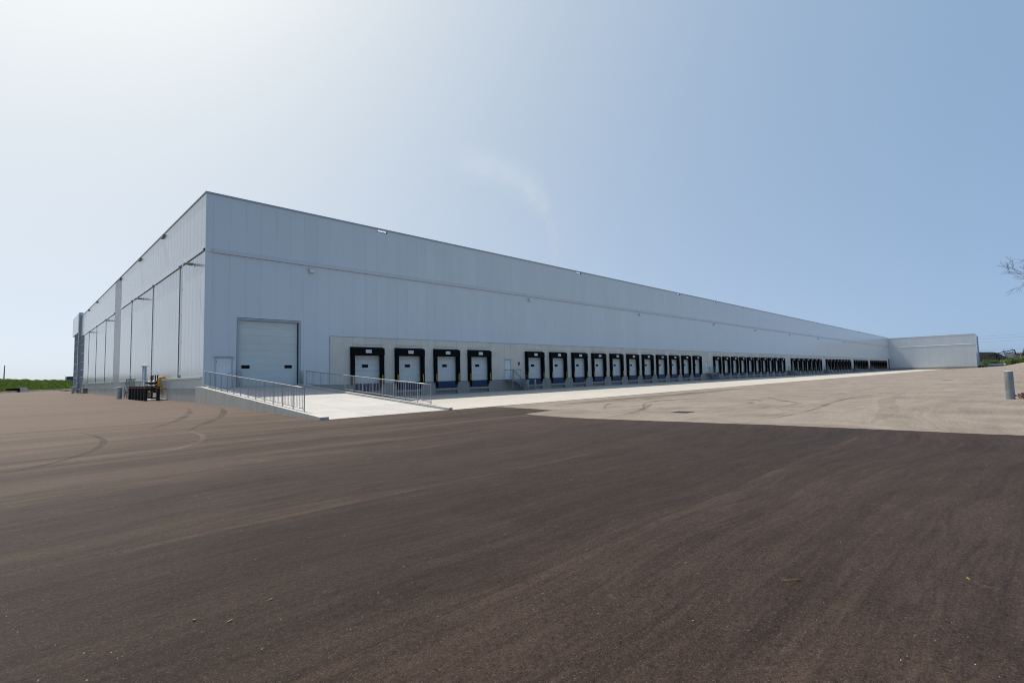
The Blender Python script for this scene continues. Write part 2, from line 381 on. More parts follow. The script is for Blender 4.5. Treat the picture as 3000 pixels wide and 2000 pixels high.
# ---------------------------------------------------------------- concrete apron and ramp
def ramp_z(y): return 1.25 if y > -1.2 else 1.25*(y+19.25)/(-1.2+19.25)
D0, P = 10.768, 4.267
XW = D0+63*P
def build_paving():
    ap = box('concrete_apron', 6.26, XW-0.01, -19.4, 0.6, -0.35, -0.035, M['found']); tag(ap, kind='structure')
    ox, oy, oz = ap.location
    xs = [6.27]
    while xs[-1] < XW-6: xs.append(xs[-1]+6.4)
    xs.append(XW-0.02)
    for i in range(len(xs)-1):
        for (y0, y1) in ((-19.45, -13.2), (-13.2, -6.6), (-6.6, -0.045)):
            o = box('slab', xs[i]+0.006, xs[i+1]-0.006, y0+0.006, y1-0.006, -0.16, 0.015, M['apron'], None)
            o.parent = ap; o.location = (o.location[0]-ox, o.location[1]-oy, o.location[2]-oz)
    mb = MB(); ys = [0.0, -1.2, -19.2]
    rp = MB().prism_x([(0.05, -0.3), (0.05, 1.20), (-1.2, 1.20), (-19.1, -0.06), (-19.1, -0.3)], -0.04, 5.98).obj('ramp', M['found']); tag(rp, kind='structure')
    xe = [-0.045, 2.0, 4.0, 5.99]; ye = [0.02, -1.2, -4.8, -8.4, -12.0, -15.6, -19.22]
    for i in range(3):
        for j in range(6):
            y0, y1 = ye[j], ye[j+1]
            pr = [(y0-.004, ramp_z(min(y0, 0))-0.09), (y0-.004, ramp_z(min(y0, 0))+0.012), (y1+.004, ramp_z(y1)+0.012), (y1+.004, ramp_z(y1)-0.09)]
            MB().prism_x(pr, xe[i]+.007, xe[i+1]-.007).obj('slab', M['rampc'], rp)
build_paving()
def ramp_wall(x0, x1, y1, base, label):
    prof = [(0.02, base), (0.02, 1.385), (-1.2, 1.385)]
    prof += [(y1, ramp_z(y1)+0.135), (y1, base)]
    o = MB().prism_x(prof, x0, x1).obj('ramp_wall', M['kerb'], bevel=0.012)
    return tag(o, label, 'wall')
ramp_wall(-0.42, -0.055, -19.3, -0.3, 'long grey concrete side wall of the ramp, nearest the building corner')
ramp_wall(6.0, 6.24, -19.45, -0.3, 'pale concrete kerb wall between the ramp and the truck apron')

# ---------------------------------------------------------------- warehouse
H = 15.08; ZB = 5.2; ZM = 10.91; FL = 1.25
wh = thing('warehouse', 'long white metal-clad warehouse with a row of truck docks', 'warehouse')
def subtract(rects, hole):
    out = []
    hx0, hx1, hz0, hz1 = hole
    for (x0, x1, z0, z1) in rects:
        if hx1 <= x0+1e-4 or hx0 >= x1-1e-4 or hz1 <= z0+1e-4 or hz0 >= z1-1e-4: out.append((x0, x1, z0, z1)); continue
        if hz1 < z1: out.append((x0, x1, hz1, z1))
        if hz0 > z0: out.append((x0, x1, z0, hz0))
        a, b = max(z0, hz0), min(z1, hz1)
        if hx0 > x0: out.append((x0, hx0, a, b))
        if hx1 < x1: out.append((hx1, x1, a, b))
    return [r for r in out if r[1]-r[0] > 0.03 and r[3]-r[2] > 0.03]
def build_front():
    mb = MB()
    for (x0, x1, z0, z1) in [(0.1, XW, 6.32, 14.55), (6.64, XW, ZB, 6.32), (0.1, 2.08, 3.45, 6.32), (1.83, 2.08, 1.2, 3.45), (0.1, 0.72, 1.2, 3.45), (6.64, 9.0, 1.2, ZB)]:
        mb.box(x0, x1, 0.075, 0.25, z0, z1)
    fw = mb.obj('front_wall', M['liner'], wh)
    holes = [(0.70, 1.85, 0, 3.42), (2.07, 6.65, 0, 6.30), (9.0, 999, 0, ZB+0.015)]
    xs = [0.0, 0.47]
    while xs[-1] < XW-0.3: xs.append(min(XW, xs[-1]+1.067))
    stuff = MB(); G_ = 0.0022
    for i in range(len(xs)-1):
        lo = [(xs[i], xs[i+1], 1.27, ZM-0.14)]; hi = [(xs[i], xs[i+1], ZM-0.125, 14.72)]
        for h in holes: lo = subtract(lo, h)
        for (x0, x1, z0, z1) in lo+hi:
            if i < 75: box('wall_panel', x0+G_, x1-G_, 0.0, 0.07, z0, z1, M['panel'], fw, bevel=0.0018)
            else: stuff.box(x0+G_, x1-G_, 0.0, 0.07, z0, z1)
    tag(stuff.obj('far_wall_panels', M['panel'], fw), kind='stuff')
    # parapet strip with open scuppers, coping, belt trim
    sc = [(13.4, 14.35), (42.3, 43.3), (70.2, 71.2), (85.1, 86.1), (99.0, 100), (128, 129), (157, 158), (186, 187), (215, 216), (244, 245)]
    x = 0.0
    for (a, b) in sc+[(XW-0.01, XW)]:
        box('parapet_strip', x, a, 0.0, 0.10, 14.722, 14.985, M['panel'], wh); x = b
        if b < XW:
            mb = MB().box(a-.03, a, -0.03, 0.10, 14.71, 14.98).box(b, b+.03, -0.03, 0.10, 14.71, 14.98).box(a, b, -0.03, 0.10, 14.725, 14.755)
            mb.obj('scupper', M['darksteel'], wh)
    cp = MB().box(-0.05, XW, -0.05, 0.30, 14.985, H).box(-0.025, XW, -0.025, 0.0, 14.93, 14.985)
    cp.obj('coping', M['coping'], wh)
    MB().prism_x([(0.0, ZM-0.13), (-0.11, ZM-0.13), (-0.11, ZM+0.10), (0.0, ZM+0.15)], 0.45, XW-0.2).obj('belt_trim', M['trim'], wh)
    return fw
front = build_front()

def build_roof():
    mb = MB().box(0.2, XW+21, 0.3, 100, 13.9, 14.3)
    mb.box(XW+0.2, XW+21, -29.5, 0.3, 13.9, 14.3)
    mb.obj('roof', M['roof'], wh)
    box('rear_wall', 0.2, XW+21, 99.8, 100.0, 0, 15, M['panel'], wh)
build_roof()

# concrete band and foundation under the dock front
GROUPS = []; DOCKS = []; DOORS = [4, 16, 27, 35, 44, 51]
runs = [(0, 4), (5, 11), (17, 10), (28, 7), (36, 8), (45, 6), (52, 9)]
for (s, n) in runs:
    for k in range(n): DOCKS.append((s+k, n, k))
def build_band():
    bd = MB().box(9.02, XW-0.2, 0.22, 0.3, 3.95, ZB-0.02).obj('dock_wall', M['found'], wh)
    fd = MB().box(6.3, XW, 0.16, 0.3, -0.3, FL-0.1).obj('foundation_wall', M['found'], wh)
    c = 0.008; fr, bk = -0.03, 0.20
    allslots = [s for s, n, k in DOCKS]
    xprev = 9.0; last = D0+61*P
    for s in range(0, 61):
        L = D0+s*P
        if s in DOORS:
            a, b, zt = L+1.02, L+2.03, 3.43
        else:
            a, b, zt = L+0.20, L+2.90, 3.95
        # pier from xprev to a
        zs = 0
        box('concrete_panel', xprev+c, a-c, fr, bk, FL+0.005, ZB, M['precast'], bd, bevel=0.006)
        box('concrete_panel', a+c, b-c, fr+0.004, bk, zt, ZB, M['precast'], bd, bevel=0.006)
        if s not in DOORS:
            box('foundation_pier', xprev+c-(0.02 if s else 0), a-c+0.02, -0.06, bk, -0.3, FL, M['found'], fd, bevel=0.008)
            box('pit_beam', a+0.03, b-0.03, -0.075, 0.15, 0.36, 0.60, M['found'], fd, bevel=0.012)
            xprev = b; 
        else:
            xprev_f = xprev
            box('foundation_pier', xprev-0.02+c, b-c, -0.06, bk, -0.3, FL, M['found'], fd, bevel=0.008)
            xprev = b
    box('concrete_panel', xprev+c, 274.9, fr, bk, FL+0.005, ZB, M['precast'], bd)
    box('foundation_pier', xprev+c, 274.9, -0.06, bk, -0.3, FL, M['found'], fd)
    # far drive-in doorway at the inner corner
    dd = MB().box(275.2, 279.0, 0.12, 0.18, 0.0, ZB).obj('drive_in_door', M['darksteel'], wh)
    MB().box(274.9, 275.2, -0.05, 0.2, -0.1, ZB).box(279.0, 279.5, -0.05, 0.2, -0.1, ZB).obj('door_frame', M['coping'], dd)
    MB().box(9.0, XW-.2, -0.05, -0.0, ZB, ZB+0.035).box(8.97, 9.02, -0.05, 0.0, FL, ZB).obj('band_flashing', M['coping'], wh)
    box('foundation_wall', 5.9, 9.0, -0.06, 0.15, -0.3, FL, M['found'], wh)
build_band()

# dock doors (parts of the warehouse), dock shelters and levelers (things)
def dock_door(L, far):
    d = box('dock_door', L+0.16, L+2.94, 0.165, 0.21, FL, 3.95, M['white'], wh)
    ox, oy, oz = d.location
    def sub(nm, x0, x1, y0, y1, z0, z1, m, bv=0.0):
        o = box(nm, x0, x1, y0, y1, z0, z1, m, d, bv); o.location = (o.location[0]-ox, o.location[1]-oy, o.location[2]-oz); return o
    for k in range(5): sub('door_section', L+0.20, L+2.90, 0.125, 0.163, FL+0.02+k*0.533, FL+0.02+k*0.533+0.523, M['white'], 0.006)
    sub('window_frame', L+1.10, L+1.77, 0.112, 0.124, 2.58, 2.96, M['trim'])
    sub('pane', L+1.155, L+1.715, 0.104, 0.111, 2.635, 2.905, M['pane'])
    for (a, b) in ((0.20, 0.27), (2.78, 2.90)): sub('door_track', L+a, L+b, 0.03, 0.12, FL, 3.93, M['greysteel'])
for (s, n, k) in DOCKS: dock_door(D0+s*P, s > 30)

def make_shelter():
    t = thing('dock_shelter', 'x', 'dock shelter', (0, 0, 0), 0, 'dock shelters along the loading wall')
    d = 0.36; y0 = -0.035
    # side pads: slightly bulging padded columns
    for (a, b, sgn) in ((0.0, 0.27, 1), (2.78, 3.05, -1)):
        mb = MB(); nz_ = 9; secs = []
        for i in range(nz_+1):
            z = 1.19 + (3.69-1.19)*i/nz_; bul = 0.012*math.sin(i*2.3)+ (0.02 if i in (0, nz_) else 0)
            secs.append([(a, y0, z), (a-0.005+bul*.3, y0-d+0.05, z), (a+0.03, y0-d+bul*.5, z), (b-0.03, y0-d+bul*.5, z), (b+0.005, y0-d+0.05, z), (b, y0, z)])
        vs = [v for s_ in secs for v in s_]; fs = []
        for i in range(nz_):
            for k in range(6): k2 = (k+1) % 6; fs.append((i*6+k, i*6+k2, (i+1)*6+k2, (i+1)*6+k))
        fs.append(tuple(range(6))); fs.append(tuple(nz_*6+k for k in range(6)))
        mb.add(vs, fs).obj('side_pad', M['black'], t)
    # head pad with sloping top
    MB().prism_x([(y0, 3.66), (y0-d+0.03, 3.66), (y0-d-0.005, 3.72), (y0-d+0.01, 4.20), (y0-d+0.05, 4.26), (y0, 4.40)], -0.015, 3.065).obj('head_pad', M['black'], t, bevel=0.012)
    MB().prism_x([(y0-d+0.04, 4.262), (y0-d-0.02, 4.235), (y0-d-0.022, 4.19), (y0-d+0.005, 4.19)], -0.01, 3.06).obj('hood_edge', M['rubber'], t)
    for (a, b) in ((0.075, 0.17), (2.80, 2.895)): box('guide_strip', a, b, y0-d-0.03, y0-d+0.02, 1.30, 1.97, M['yellow'], t, bevel=0.01)
    sp = box('sign_plate', 1.23, 1.77, y0-d-0.035, y0-d-0.012, 3.875, 4.15, M['sign'], t)
    ox, oy, oz = sp.location; mk = MB(); x = 1.285
    hs = [.085, .085, .085, .085, None, .085, .085, .085, .085]
    for i, h in enumerate(hs):
        if h is None: mk.box(x, x+.03, -.003, 0, .0, .02); x += .042; continue
        mk.box(x, x+.016, -.003, 0, -.035, .05)
        if i % 2 == 0: mk.box(x+.016, x+.042, -.003, 0, .03, .05)
        else: mk.box(x+.016, x+.042, -.003, 0, -.01, .01)
        x += .052
    mk.box(x-.02, x+.01, -.003, 0, .055, .075)
    o = mk.obj('sign_mark', M['signblue'], sp); o.location = (-ox, -0.0125, 0)
    for z in (1.75, 2.65, 3.5): box('bracket', -0.06, 0.0, y0-0.1, y0-0.04, z, z+0.07, M['greysteel'], t)
    MB().box(0.02, 3.1, -0.055, -0.034, 4.59, 4.615).obj('drip_flashing', M['coping'], t)
    return t
def make_leveler():
    t = thing('dock_leveler', 'x', 'dock leveler', (0, 0, 0), 0, 'dock levelers under the loading doors')
    MB().prism_x([(0.14, 1.235), (-0.09, 1.235), (-0.12, 1.20), (-0.10, 0.66), (-0.04, 0.62), (0.14, 0.66)], 0.52, 2.60).obj('lip_plate', M['blue'], t, bevel=0.006)
    MB().box(0.24, 2.86, 0.10, 0.158, 0.60, 1.24).obj('pit_frame', M['darksteel'], t)
    for a in (0.24, 2.64): box('bumper', a, a+0.25, -0.19, 0.10, 0.93, 1.23, M['rubber'], t, bevel=0.02)
    return t
sh0, lv0 = make_shelter(), make_leveler()
for i, (s, n, k) in enumerate(DOCKS):
    L = D0+s*P
    pos = 'rightmost' if k == n-1 else ('leftmost' if k == 0 else ORD[k]+' from the left')
    a = sh0 if i == 0 else copy_tree(sh0); b = lv0 if i == 0 else copy_tree(lv0)
    a.location = (L, 0, 0); b.location = (L, 0, 0)
    a['label'] = 'black padded dock shelter with yellow guides, %s in the run of %s' % (pos, NUM[n])
    b['label'] = 'dark blue dock leveler plate, %s in the run of %s docks' % (pos, NUM[n])

def person_door(x0, x1, z0, z1, parent, hinge_left, cap=True, y=0.03):
    d = box('personnel_door', x0, x1, y, y+0.05, z0+0.01, z1, M['white2'], parent)
    ox, oy, oz = d.location
    def sub(nm, a, b, c, e, z_, zz, m, bv=0.0):
        o = box(nm, a, b, c, e, z_, zz, m, d, bv); o.location = (o.location[0]-ox, o.location[1]-oy, o.location[2]-oz); return o
    for (a, b) in ((x0-0.065, x0-0.006), (x1+0.006, x1+0.065)): sub('door_jamb', a, b, y-0.05, y+0.09, z0, z1+0.065, M['trim'])
    sub('door_head', x0-0.006, x1+0.006, y-0.05, y+0.09, z1+0.006, z1+0.065, M['trim'])
    if cap: sub('drip_cap', x0-0.17, x1+0.17, y-0.16, y-0.03, z1+0.067, z1+0.10, M['coping'])
    hx = x0+0.012 if hinge_left else x1-0.012; kx = x1-0.14 if hinge_left else x0+0.14
    for z in (z0+0.25, z0+1.05, z1-0.25): sub('hinge', hx-0.015, hx+0.015, y-0.018, y-0.001, z-0.06, z+0.06, M['darksteel'])
    sub('door_handle', kx-0.09, kx+0.03, y-0.06, y-0.004, z0+0.98, z0+1.01, M['darksteel'])
    return d
person_door(0.785, 1.765, FL+0.015, 3.36, wh, True)
for s in DOORS: person_door(D0+s*P+1.10, D0+s*P+1.95, FL+0.01, 3.36, wh, False)

def build_big_door():
    x0, x1, zt = 2.24, 6.44, 6.12
    d = box('overhead_door', x0, x1+0.08, 0.245, 0.27, FL, zt+0.1, M['white'], wh)
    ox, oy, oz = d.location
    def sub(nm, a, b, c, e, z_, zz, m, bv=0.0):
        o = box(nm, a, b, c, e, z_, zz, m, d, bv); o.location = (o.location[0]-ox, o.location[1]-oy, o.location[2]-oz); return o
    n = 9; h = (zt-FL-0.03)/n
    for k in range(n): sub('door_section', x0, x1, 0.20, 0.243, FL+0.03+k*h+0.002, FL+0.03+(k+1)*h-0.002, M['white'], 0.003)
    for (a, b) in ((2.45, 3.01), (5.49, 6.04)):
        f = sub('window_frame', a-0.05, b+0.05, 0.188, 0.199, 2.57, 2.91, M['trim'])
        sub('pane', a, b, 0.180, 0.187, 2.62, 2.86, M['pane'])
    for (a, b) in ((2.09, 2.215), (6.49, 6.63)): sub('door_jamb', a, b, -0.025, 0.26, FL, 6.27, M['coping'])
    sub('door_head', 2.217, 6.488, -0.022, 0.26, 6.135, 6.268, M['coping'])
    for (a, b) in ((2.217, 2.236), (6.446, 6.487)): sub('door_track', a, b, 0.10, 0.22, FL, 6.13, M['darksteel'])
build_big_door()
# foundation strip behind the ramp
box('foundation_wall', 0.0, 5.9, 0.03, 0.15, -0.3, FL-0.03, M['found'], wh)

# side (left) wall : plane x = 0, runs along +y
PW = 1.067
STRIPS = [6, 16, 27, 47, 57, 67]
def build_side():
    ylen = 81*PW
    sw = MB().box(0.25, 0.40, 0.26, ylen, 1.2, 14.55).obj('side_wall', M['liner'], wh)
    gp = 0.010
    for k in range(81):
        y0, y1 = k*PW+gp, (k+1)*PW-gp
        if k == 0: y0 = 0.072
        if 35 <= k < 40: continue
        z0 = 14.72
        box('wall_panel', 0.0, 0.07, y0, y1, ZM+0.175, z0, M['panel'], sw, bevel=0.006)
        if k >= 75: continue
        if k in STRIPS: continue
        box('wall_panel', 0.0, 0.07, y0, y1, 2.07, ZM-0.06, M['panel'], sw, bevel=0.006)
    # plain liner right behind the panels
    mb = MB()
    segs = []; y = 0.09
    for k in STRIPS+[75]:
        e = k*PW
        segs.append((y, e)); y = e+PW
    for (a, b) in segs: mb.box(0.075, 0.11, a, b, 1.3, ZM+0.17)
    mb.box(0.075, 0.11, 0.09, ylen, ZM+0.172, 14.6)
    mb.obj('liner', M['liner'], sw)
    box('parapet_strip', 0.0, 0.10, 0.102, 35*PW, 14.722, 14.985, M['panel'], wh)
    box('parapet_strip', 0.0, 0.10, 40*PW, ylen, 14.722, 14.985, M['panel'], wh)
    MB().box(-0.05, 0.30, 0.30, ylen-0.3, 14.985, H).obj('coping', M['coping'], wh)
    # belt trim in lengths between the strip windows
    y = 0.35
    for k in [6, 16, 27, 35]:
        MB().box(-0.085, 0.0, y, k*PW, ZM-0.015, ZM+0.17).obj('belt_trim', M['panel'], wh); y = (k+1)*PW
    y = 40*PW+0.05
    for k in [47, 57, 67, 75]:
        MB().box(-0.085, 0.0, y, k*PW, ZM-0.015, ZM+0.17).obj('belt_trim', M['panel'], wh); y = (k+1)*PW
    # sill ledge and plinth panels
    for (a, b) in ((0.25, 35*PW), (40*PW, 75*PW)):
        MB().box(-0.11, 0.0, a, b, 1.95, 2.06).obj('sill_ledge', M['panel'], wh)
        y = a
        while y < b-0.01:
            e = min(b, y+PW); box('plinth_panel', 0.0, 0.07, y+gp, e-gp, 1.285, 1.945, M['panel'], sw, bevel=0.006); y = e
    box('plinth_panel', 0.0, 0.07, 0.075, 0.245, 1.285, 1.945, M['panel'], sw)
    box('plinth_panel', 0.0, 0.07, 0.075, 0.34, 1.947, 2.065, M['panel'], sw)
    # dark ribbed bay
    rib = MB(); y = 35*PW
    rib.box(0.03, 0.24, 35*PW, 40*PW, 1.28, 14.98)
    while y < 40*PW-0.1:
        rib.box(0.012, 0.03, y+0.04, y+0.17, 1.28, 14.97); y += 0.2134
    rib.obj('ribbed_bay', M['ribbed'], wh)
    MB().box(-0.03, 0.3, 0.0, 0.0, 0, 0)
    # foundation pours
    y = 0.02; i = 0
    while y < 80*PW:
        e = min(80*PW, y+9.6); box('foundation_wall', -0.045, 0.2, y+0.01, e-0.01, -0.3, 1.262, M['found_side'], wh, bevel=0.01); y = e
    MB().box(-0.06, 0.06, 0.02, 80*PW, 1.264, 1.283).obj('base_flashing', M['trim'], wh)
    # strip windows
    for k in STRIPS:
        y0, y1 = k*PW, (k+1)*PW
        wn = MB().box(0.0, 0.20, y0, y0+0.04, 2.07, ZM+0.17).box(0.0, 0.20, y1-0.04, y1, 2.07, ZM+0.17).box(0.0, 0.2, y0+.04, y1-.04, ZM+0.10, ZM+0.17).box(-0.02, 0.2, y0+.04, y1-.04, 2.07, 2.12).obj('strip_window', M['coping'], wh)
        zs = [2.12, 2.9, 4.95, 7.0, 9.05, ZM+0.10]
        for a, b in zip(zs, zs[1:]): box('pane', 0.035, 0.05, y0+0.042, y1-0.042, a+0.03, b-0.03, M['glass'], wn)
        for z in zs[1:-1]: box('mullion', 0.012, 0.055, y0+0.041, y1-0.041, z-0.028, z+0.028, M['trim'], wn)
    # dark scupper boxes under the coping
    for y in (13.8, 25.2, 38.6, 62.1, 73.8):
        box('scupper', -0.16, 0.0, y-0.55, y+0.55, 14.70, 14.92, M['lampdark'], wh, bevel=0.01)
build_side()

# side door (edge-on) with hood
def side_door():
    d = box('personnel_door', -0.03, 0.02, 20.75, 21.72, 1.27, 3.36, M['white2'], wh); ox, oy, oz = d.location
    for (a, b) in ((20.64, 20.745), (21.725, 21.83)):
        o = box('door_jamb', -0.10, -0.005, a, b, 1.27, 3.42, M['trim'], d); o.location = (o.location[0]-ox, o.location[1]-oy, o.location[2]-oz)
    o = box('drip_cap', -0.28, -0.01, 20.5, 21.95, 3.422, 3.46, M['coping'], d); o.location = (o.location[0]-ox, o.location[1]-oy, o.location[2]-oz)
    o = box('door_handle', -0.10, -0.032, 21.5, 21.62, 2.26, 2.30, M['darksteel'], d); o.location = (o.location[0]-ox, o.location[1]-oy, o.location[2]-oz)
side_door()

# entrance tower at the far end of the side wall
def tower():
    yf = 81*PW
    box('entrance_fin', -0.36, 0.25, yf, yf+0.95, 0.2, 15.75, M['coping'], wh, bevel=0.01)
    fa = box('fascia', -0.36, 0.25, yf+0.96, 99.6, 11.95, 15.7, M['panel'], wh)
    for i in range(4):
        box('fascia_panel', -0.385, -0.365, yf+0.98, 99.58, 11.97+i*0.93, 11.97+i*0.93+0.915, M['panel'], wh)
    def cw(y0, y1, z0, z1, x, zs, ny):
        w_ = MB().box(x+0.06, x+0.12, y0, y1, z0, z1).obj('curtain_wall', M['liner'], wh)
        dy = (y1-y0)/ny
        for i in range(ny):
            for a, b in zip(zs, zs[1:]): box('pane', x+0.03, x+0.05, y0+i*dy+0.04, y0+(i+1)*dy-0.04, a+0.04, b-0.04, M['glass_sky'], w_)
        for i in range(ny+1): box('mullion', x-0.05, x+0.055, y0+i*dy-0.035, y0+i*dy+0.035, z0, z1, M['trim'], w_)
        for z in zs: box('transom', x-0.045, x+0.056, y0+0.036, y1-0.036, z-0.04, z+0.04, M['trim'], w_)
    cw(75*PW+0.03, yf-0.05, 0.5, 10.8, 0.0, [0.55, 1.6, 3.3, 4.6, 6.1, 7.7, 9.3, 10.75], 4)
    cw(yf+1.0, 99.5, 0.5, 11.9, 0.0, [0.55, 1.6, 3.3, 4.6, 6.1, 7.7, 9.3, 10.6, 11.85], 8)
    box('foundation_wall', 0.0, 0.2, 75*PW, 99.6, 0.0, 0.5, M['found'], wh)
tower()

# projecting wing at the far end
def wing():
    YE = -29.75; HW = 14.85
    ww = MB().box(XW+0.08, XW+0.3, YE+0.1, 0.0, 0.9, 14.5).box(XW+0.1, XW+21, YE+0.08, YE+0.3, 0.9, 14.5).obj('wing_wall', M['liner'], wh)
    y = 0.0
    while y > YE+0.01:
        e = max(YE, y-PW)
        for (a, b) in ((1.0, 10.6), (10.62, HW-0.15)): box('wall_panel', XW, XW+0.07, e+.008, y-.008, a, b, M['panel'], ww)
        y = e
    x = XW+0.072
    while x < XW+20.9:
        e = min(XW+21, x+PW)
        for (a, b) in ((1.0, 10.6), (10.62, HW-0.15)): box('wall_panel', x+.008, e-.008, YE, YE+0.07, a, b, M['panel'], ww)
        x = e
    MB().box(XW-0.05, XW+0.3, YE-0.05, -0.06, HW-0.15, HW).box(XW+0.3, XW+21, YE-0.05, YE+0.3, HW-0.15, HW).obj('coping', M['trim'], wh)
    MB().add([(XW, YE+.3, 10.45), (XW-.06, YE+.3, 10.45), (XW-.06, YE+.3, 10.55), (XW, YE+.3, 10.68), (XW, -4.0, 10.45), (XW-.06, -4.0, 10.45), (XW-.06, -4.0, 10.55), (XW, -4.0, 10.68)], [(0,1,2,3), (7,6,5,4), (0,4,5,1), (1,5,6,2), (2,6,7,3), (3,7,4,0)]).obj('belt_trim', M['trim'], wh)
    MB().box(XW-0.045, XW+0.2, YE, 0.0, -0.3, 0.995).box(XW+0.2, XW+21, YE-0.04, YE+0.2, -0.3, 0.995).obj('foundation_wall', M['found'], wh)
    MB().box(XW+20.5, XW+20.9, YE-0.32, YE, 0.4, HW-0.3).obj('downpipe', M['coping'], wh)
    MB().box(XW+21, XW+21.2, YE, 100, 0, 14.6).obj('end_wall', M['panel'], wh)
wing()

# ---------------------------------------------------------------- lamps on the walls
for i, (x, txt) in enumerate([(7.42, 'over the tall overhead door'), (33.1, 'over the run of eleven, left end'), (57.6, 'over the middle of the run of eleven'), (84.6, 'over the run of ten, left end'), (106.5, 'over the run of ten, right half'), (131, 'over the run of seven, left end'), (158, 'over the run of seven, right end'), (190, 'over the run of eight')]):
    t = thing('wall_light', 'small white box light %s' % txt, 'wall light', (x, 0, 10.2), 0, 'box lights on the dock wall')
    MB().prism_x([(0, 0), (-0.14, 0.0), (-0.22, 0.06), (-0.22, 0.28), (-0.16, 0.34), (0, 0.34)], -0.18, 0.18).obj('housing', M['lamp'], t, bevel=0.01)
    box('lens', -0.13, 0.13, -0.232, -0.221, 0.08, 0.25, M['sign'], t)
for i, (y, txt) in enumerate([(2.8, 'nearest the building corner'), (22.9, 'above the side door'), (46.1, 'just beyond the dark ribbed bay'), (66.3, 'farthest along, towards the entrance tower')]):
    t = thing('wall_lamp', 'flat grey arm lamp high on the side wall, %s' % txt, 'wall lamp', (0, y, 10.33), 0, 'arm lamps on the side wall')
    MB().box(-0.03, 0.0, -0.12, 0.12, -0.12, 0.12).obj('wall_plate', M['lamp'], t)
    MB().tube([(-0.03, 0, 0), (-0.14, 0, 0.02)], 0.03, 8).obj('arm', M['lampdark'], t)
    MB().add([(-0.12, -.19, -.07), (-0.72, -.19, -.02), (-0.72, .19, -.02), (-0.12, .19, -.07), (-0.12, -.19, .10), (-0.68, -.19, .03), (-0.68, .19, .03), (-0.12, .19, .10)],
             [(0,3,2,1),(4,5,6,7),(0,1,5,4),(1,2,6,5),(2,3,7,6),(3,0,4,7)]).obj('lamp_head', M['lampdark'], t, bevel=0.01)

# alarm bell on the pier after the first personnel door
t = thing('alarm_bell', 'round dark red alarm bell on the concrete wall beside the first stair', 'alarm', (31.1, -0.03, 3.03))
MB().add(*(lambda m: (m.v, m.f))(MB().lathe([(0.16, 0.0), (0.16, 0.03), (0.12, 0.075), (0.03, 0.09)], 16))).obj('bell', M['red'], t, smooth=True).rotation_euler = (R(90), 0, 0)
box('bell_box', -0.06, 0.06, -0.05, 0.0, -0.28, -0.16, M['darksteel'], t)

# ---------------------------------------------------------------- railings on the ramp
def ramp_railing(x, ys, label):
    t = thing('ramp_railing', label, 'railing', (x, ys[0], ramp_z(ys[0])+0.135), 0, 'railings beside the ramp')
    z0 = ramp_z(ys[0])+0.135
    def kz(y): return ramp_z(y)+0.135-z0
    top = MB().tube([(0, y-ys[0], kz(y)+1.04) for y in [ys[0]+0.03]+ys[1:-1]+[ys[-1]-0.05]], 0.026, 10); top.obj('top_rail', M['galv'], t, smooth=True)
    MB().tube([(0, y-ys[0], kz(y)+0.13) for y in ys], 0.021, 8).obj('bottom_rail', M['galv'], t, smooth=True)
    for y in ys: rod('post', 1.05, 0.024, M['galv'], t, (0, y-ys[0], kz(y)-0.02), 10)
    for a, b in zip(ys, ys[1:]):
        for k in range(1, 7):
            y = a+(b-a)*k/7; rod('baluster', 0.90, 0.009, M['galv'], t, (0, y-ys[0], kz(y)+0.13), 6)
    return t
ramp_railing(-0.235, [-1.45-1.218*k for k in range(14)], 'galvanised railing on the ramp side wall nearest the building corner')
ramp_railing(6.12, [-2.31-1.192*k for k in range(14)], 'galvanised railing on the kerb between ramp and truck apron')

# ---------------------------------------------------------------- bollards
def bollard(name, x, y, z, h, r, mat, label, cat='bollard', group=None, dome=False, cap=None):
    t = thing(name, label, cat, (x, y, z), 0, group)
    MB().lathe([(r, -0.08), (r, h-0.02), (r*0.985, h-0.008)], 28).obj('post', mat, t)
    if cap: MB().lathe([(r*0.97, h-0.012), (r*0.9, h+0.004), (r*0.4, h+0.018)], 28).obj('cap', cap, t)
    for p in t.children[0].data.polygons: p.use_smooth = abs(p.normal.z) < 0.5
    return t
bollard('bollard', 2.21, -0.32, 1.262, 1.17, 0.125, M['bollard'], 'grey steel bollard left of the tall overhead door', group='door bollards')
bollard('bollard', 6.62, -0.32, 1.262, 1.17, 0.11, M['bollard'], 'grey steel bollard right of the tall overhead door', group='door bollards')
bollard('bollard', 20.15, -39.13, g(20.15, -39.13), 1.16, 0.142, M['galvdark'], 'thick galvanised bollard standing alone at the right edge of the yard', cap=M['apron'])

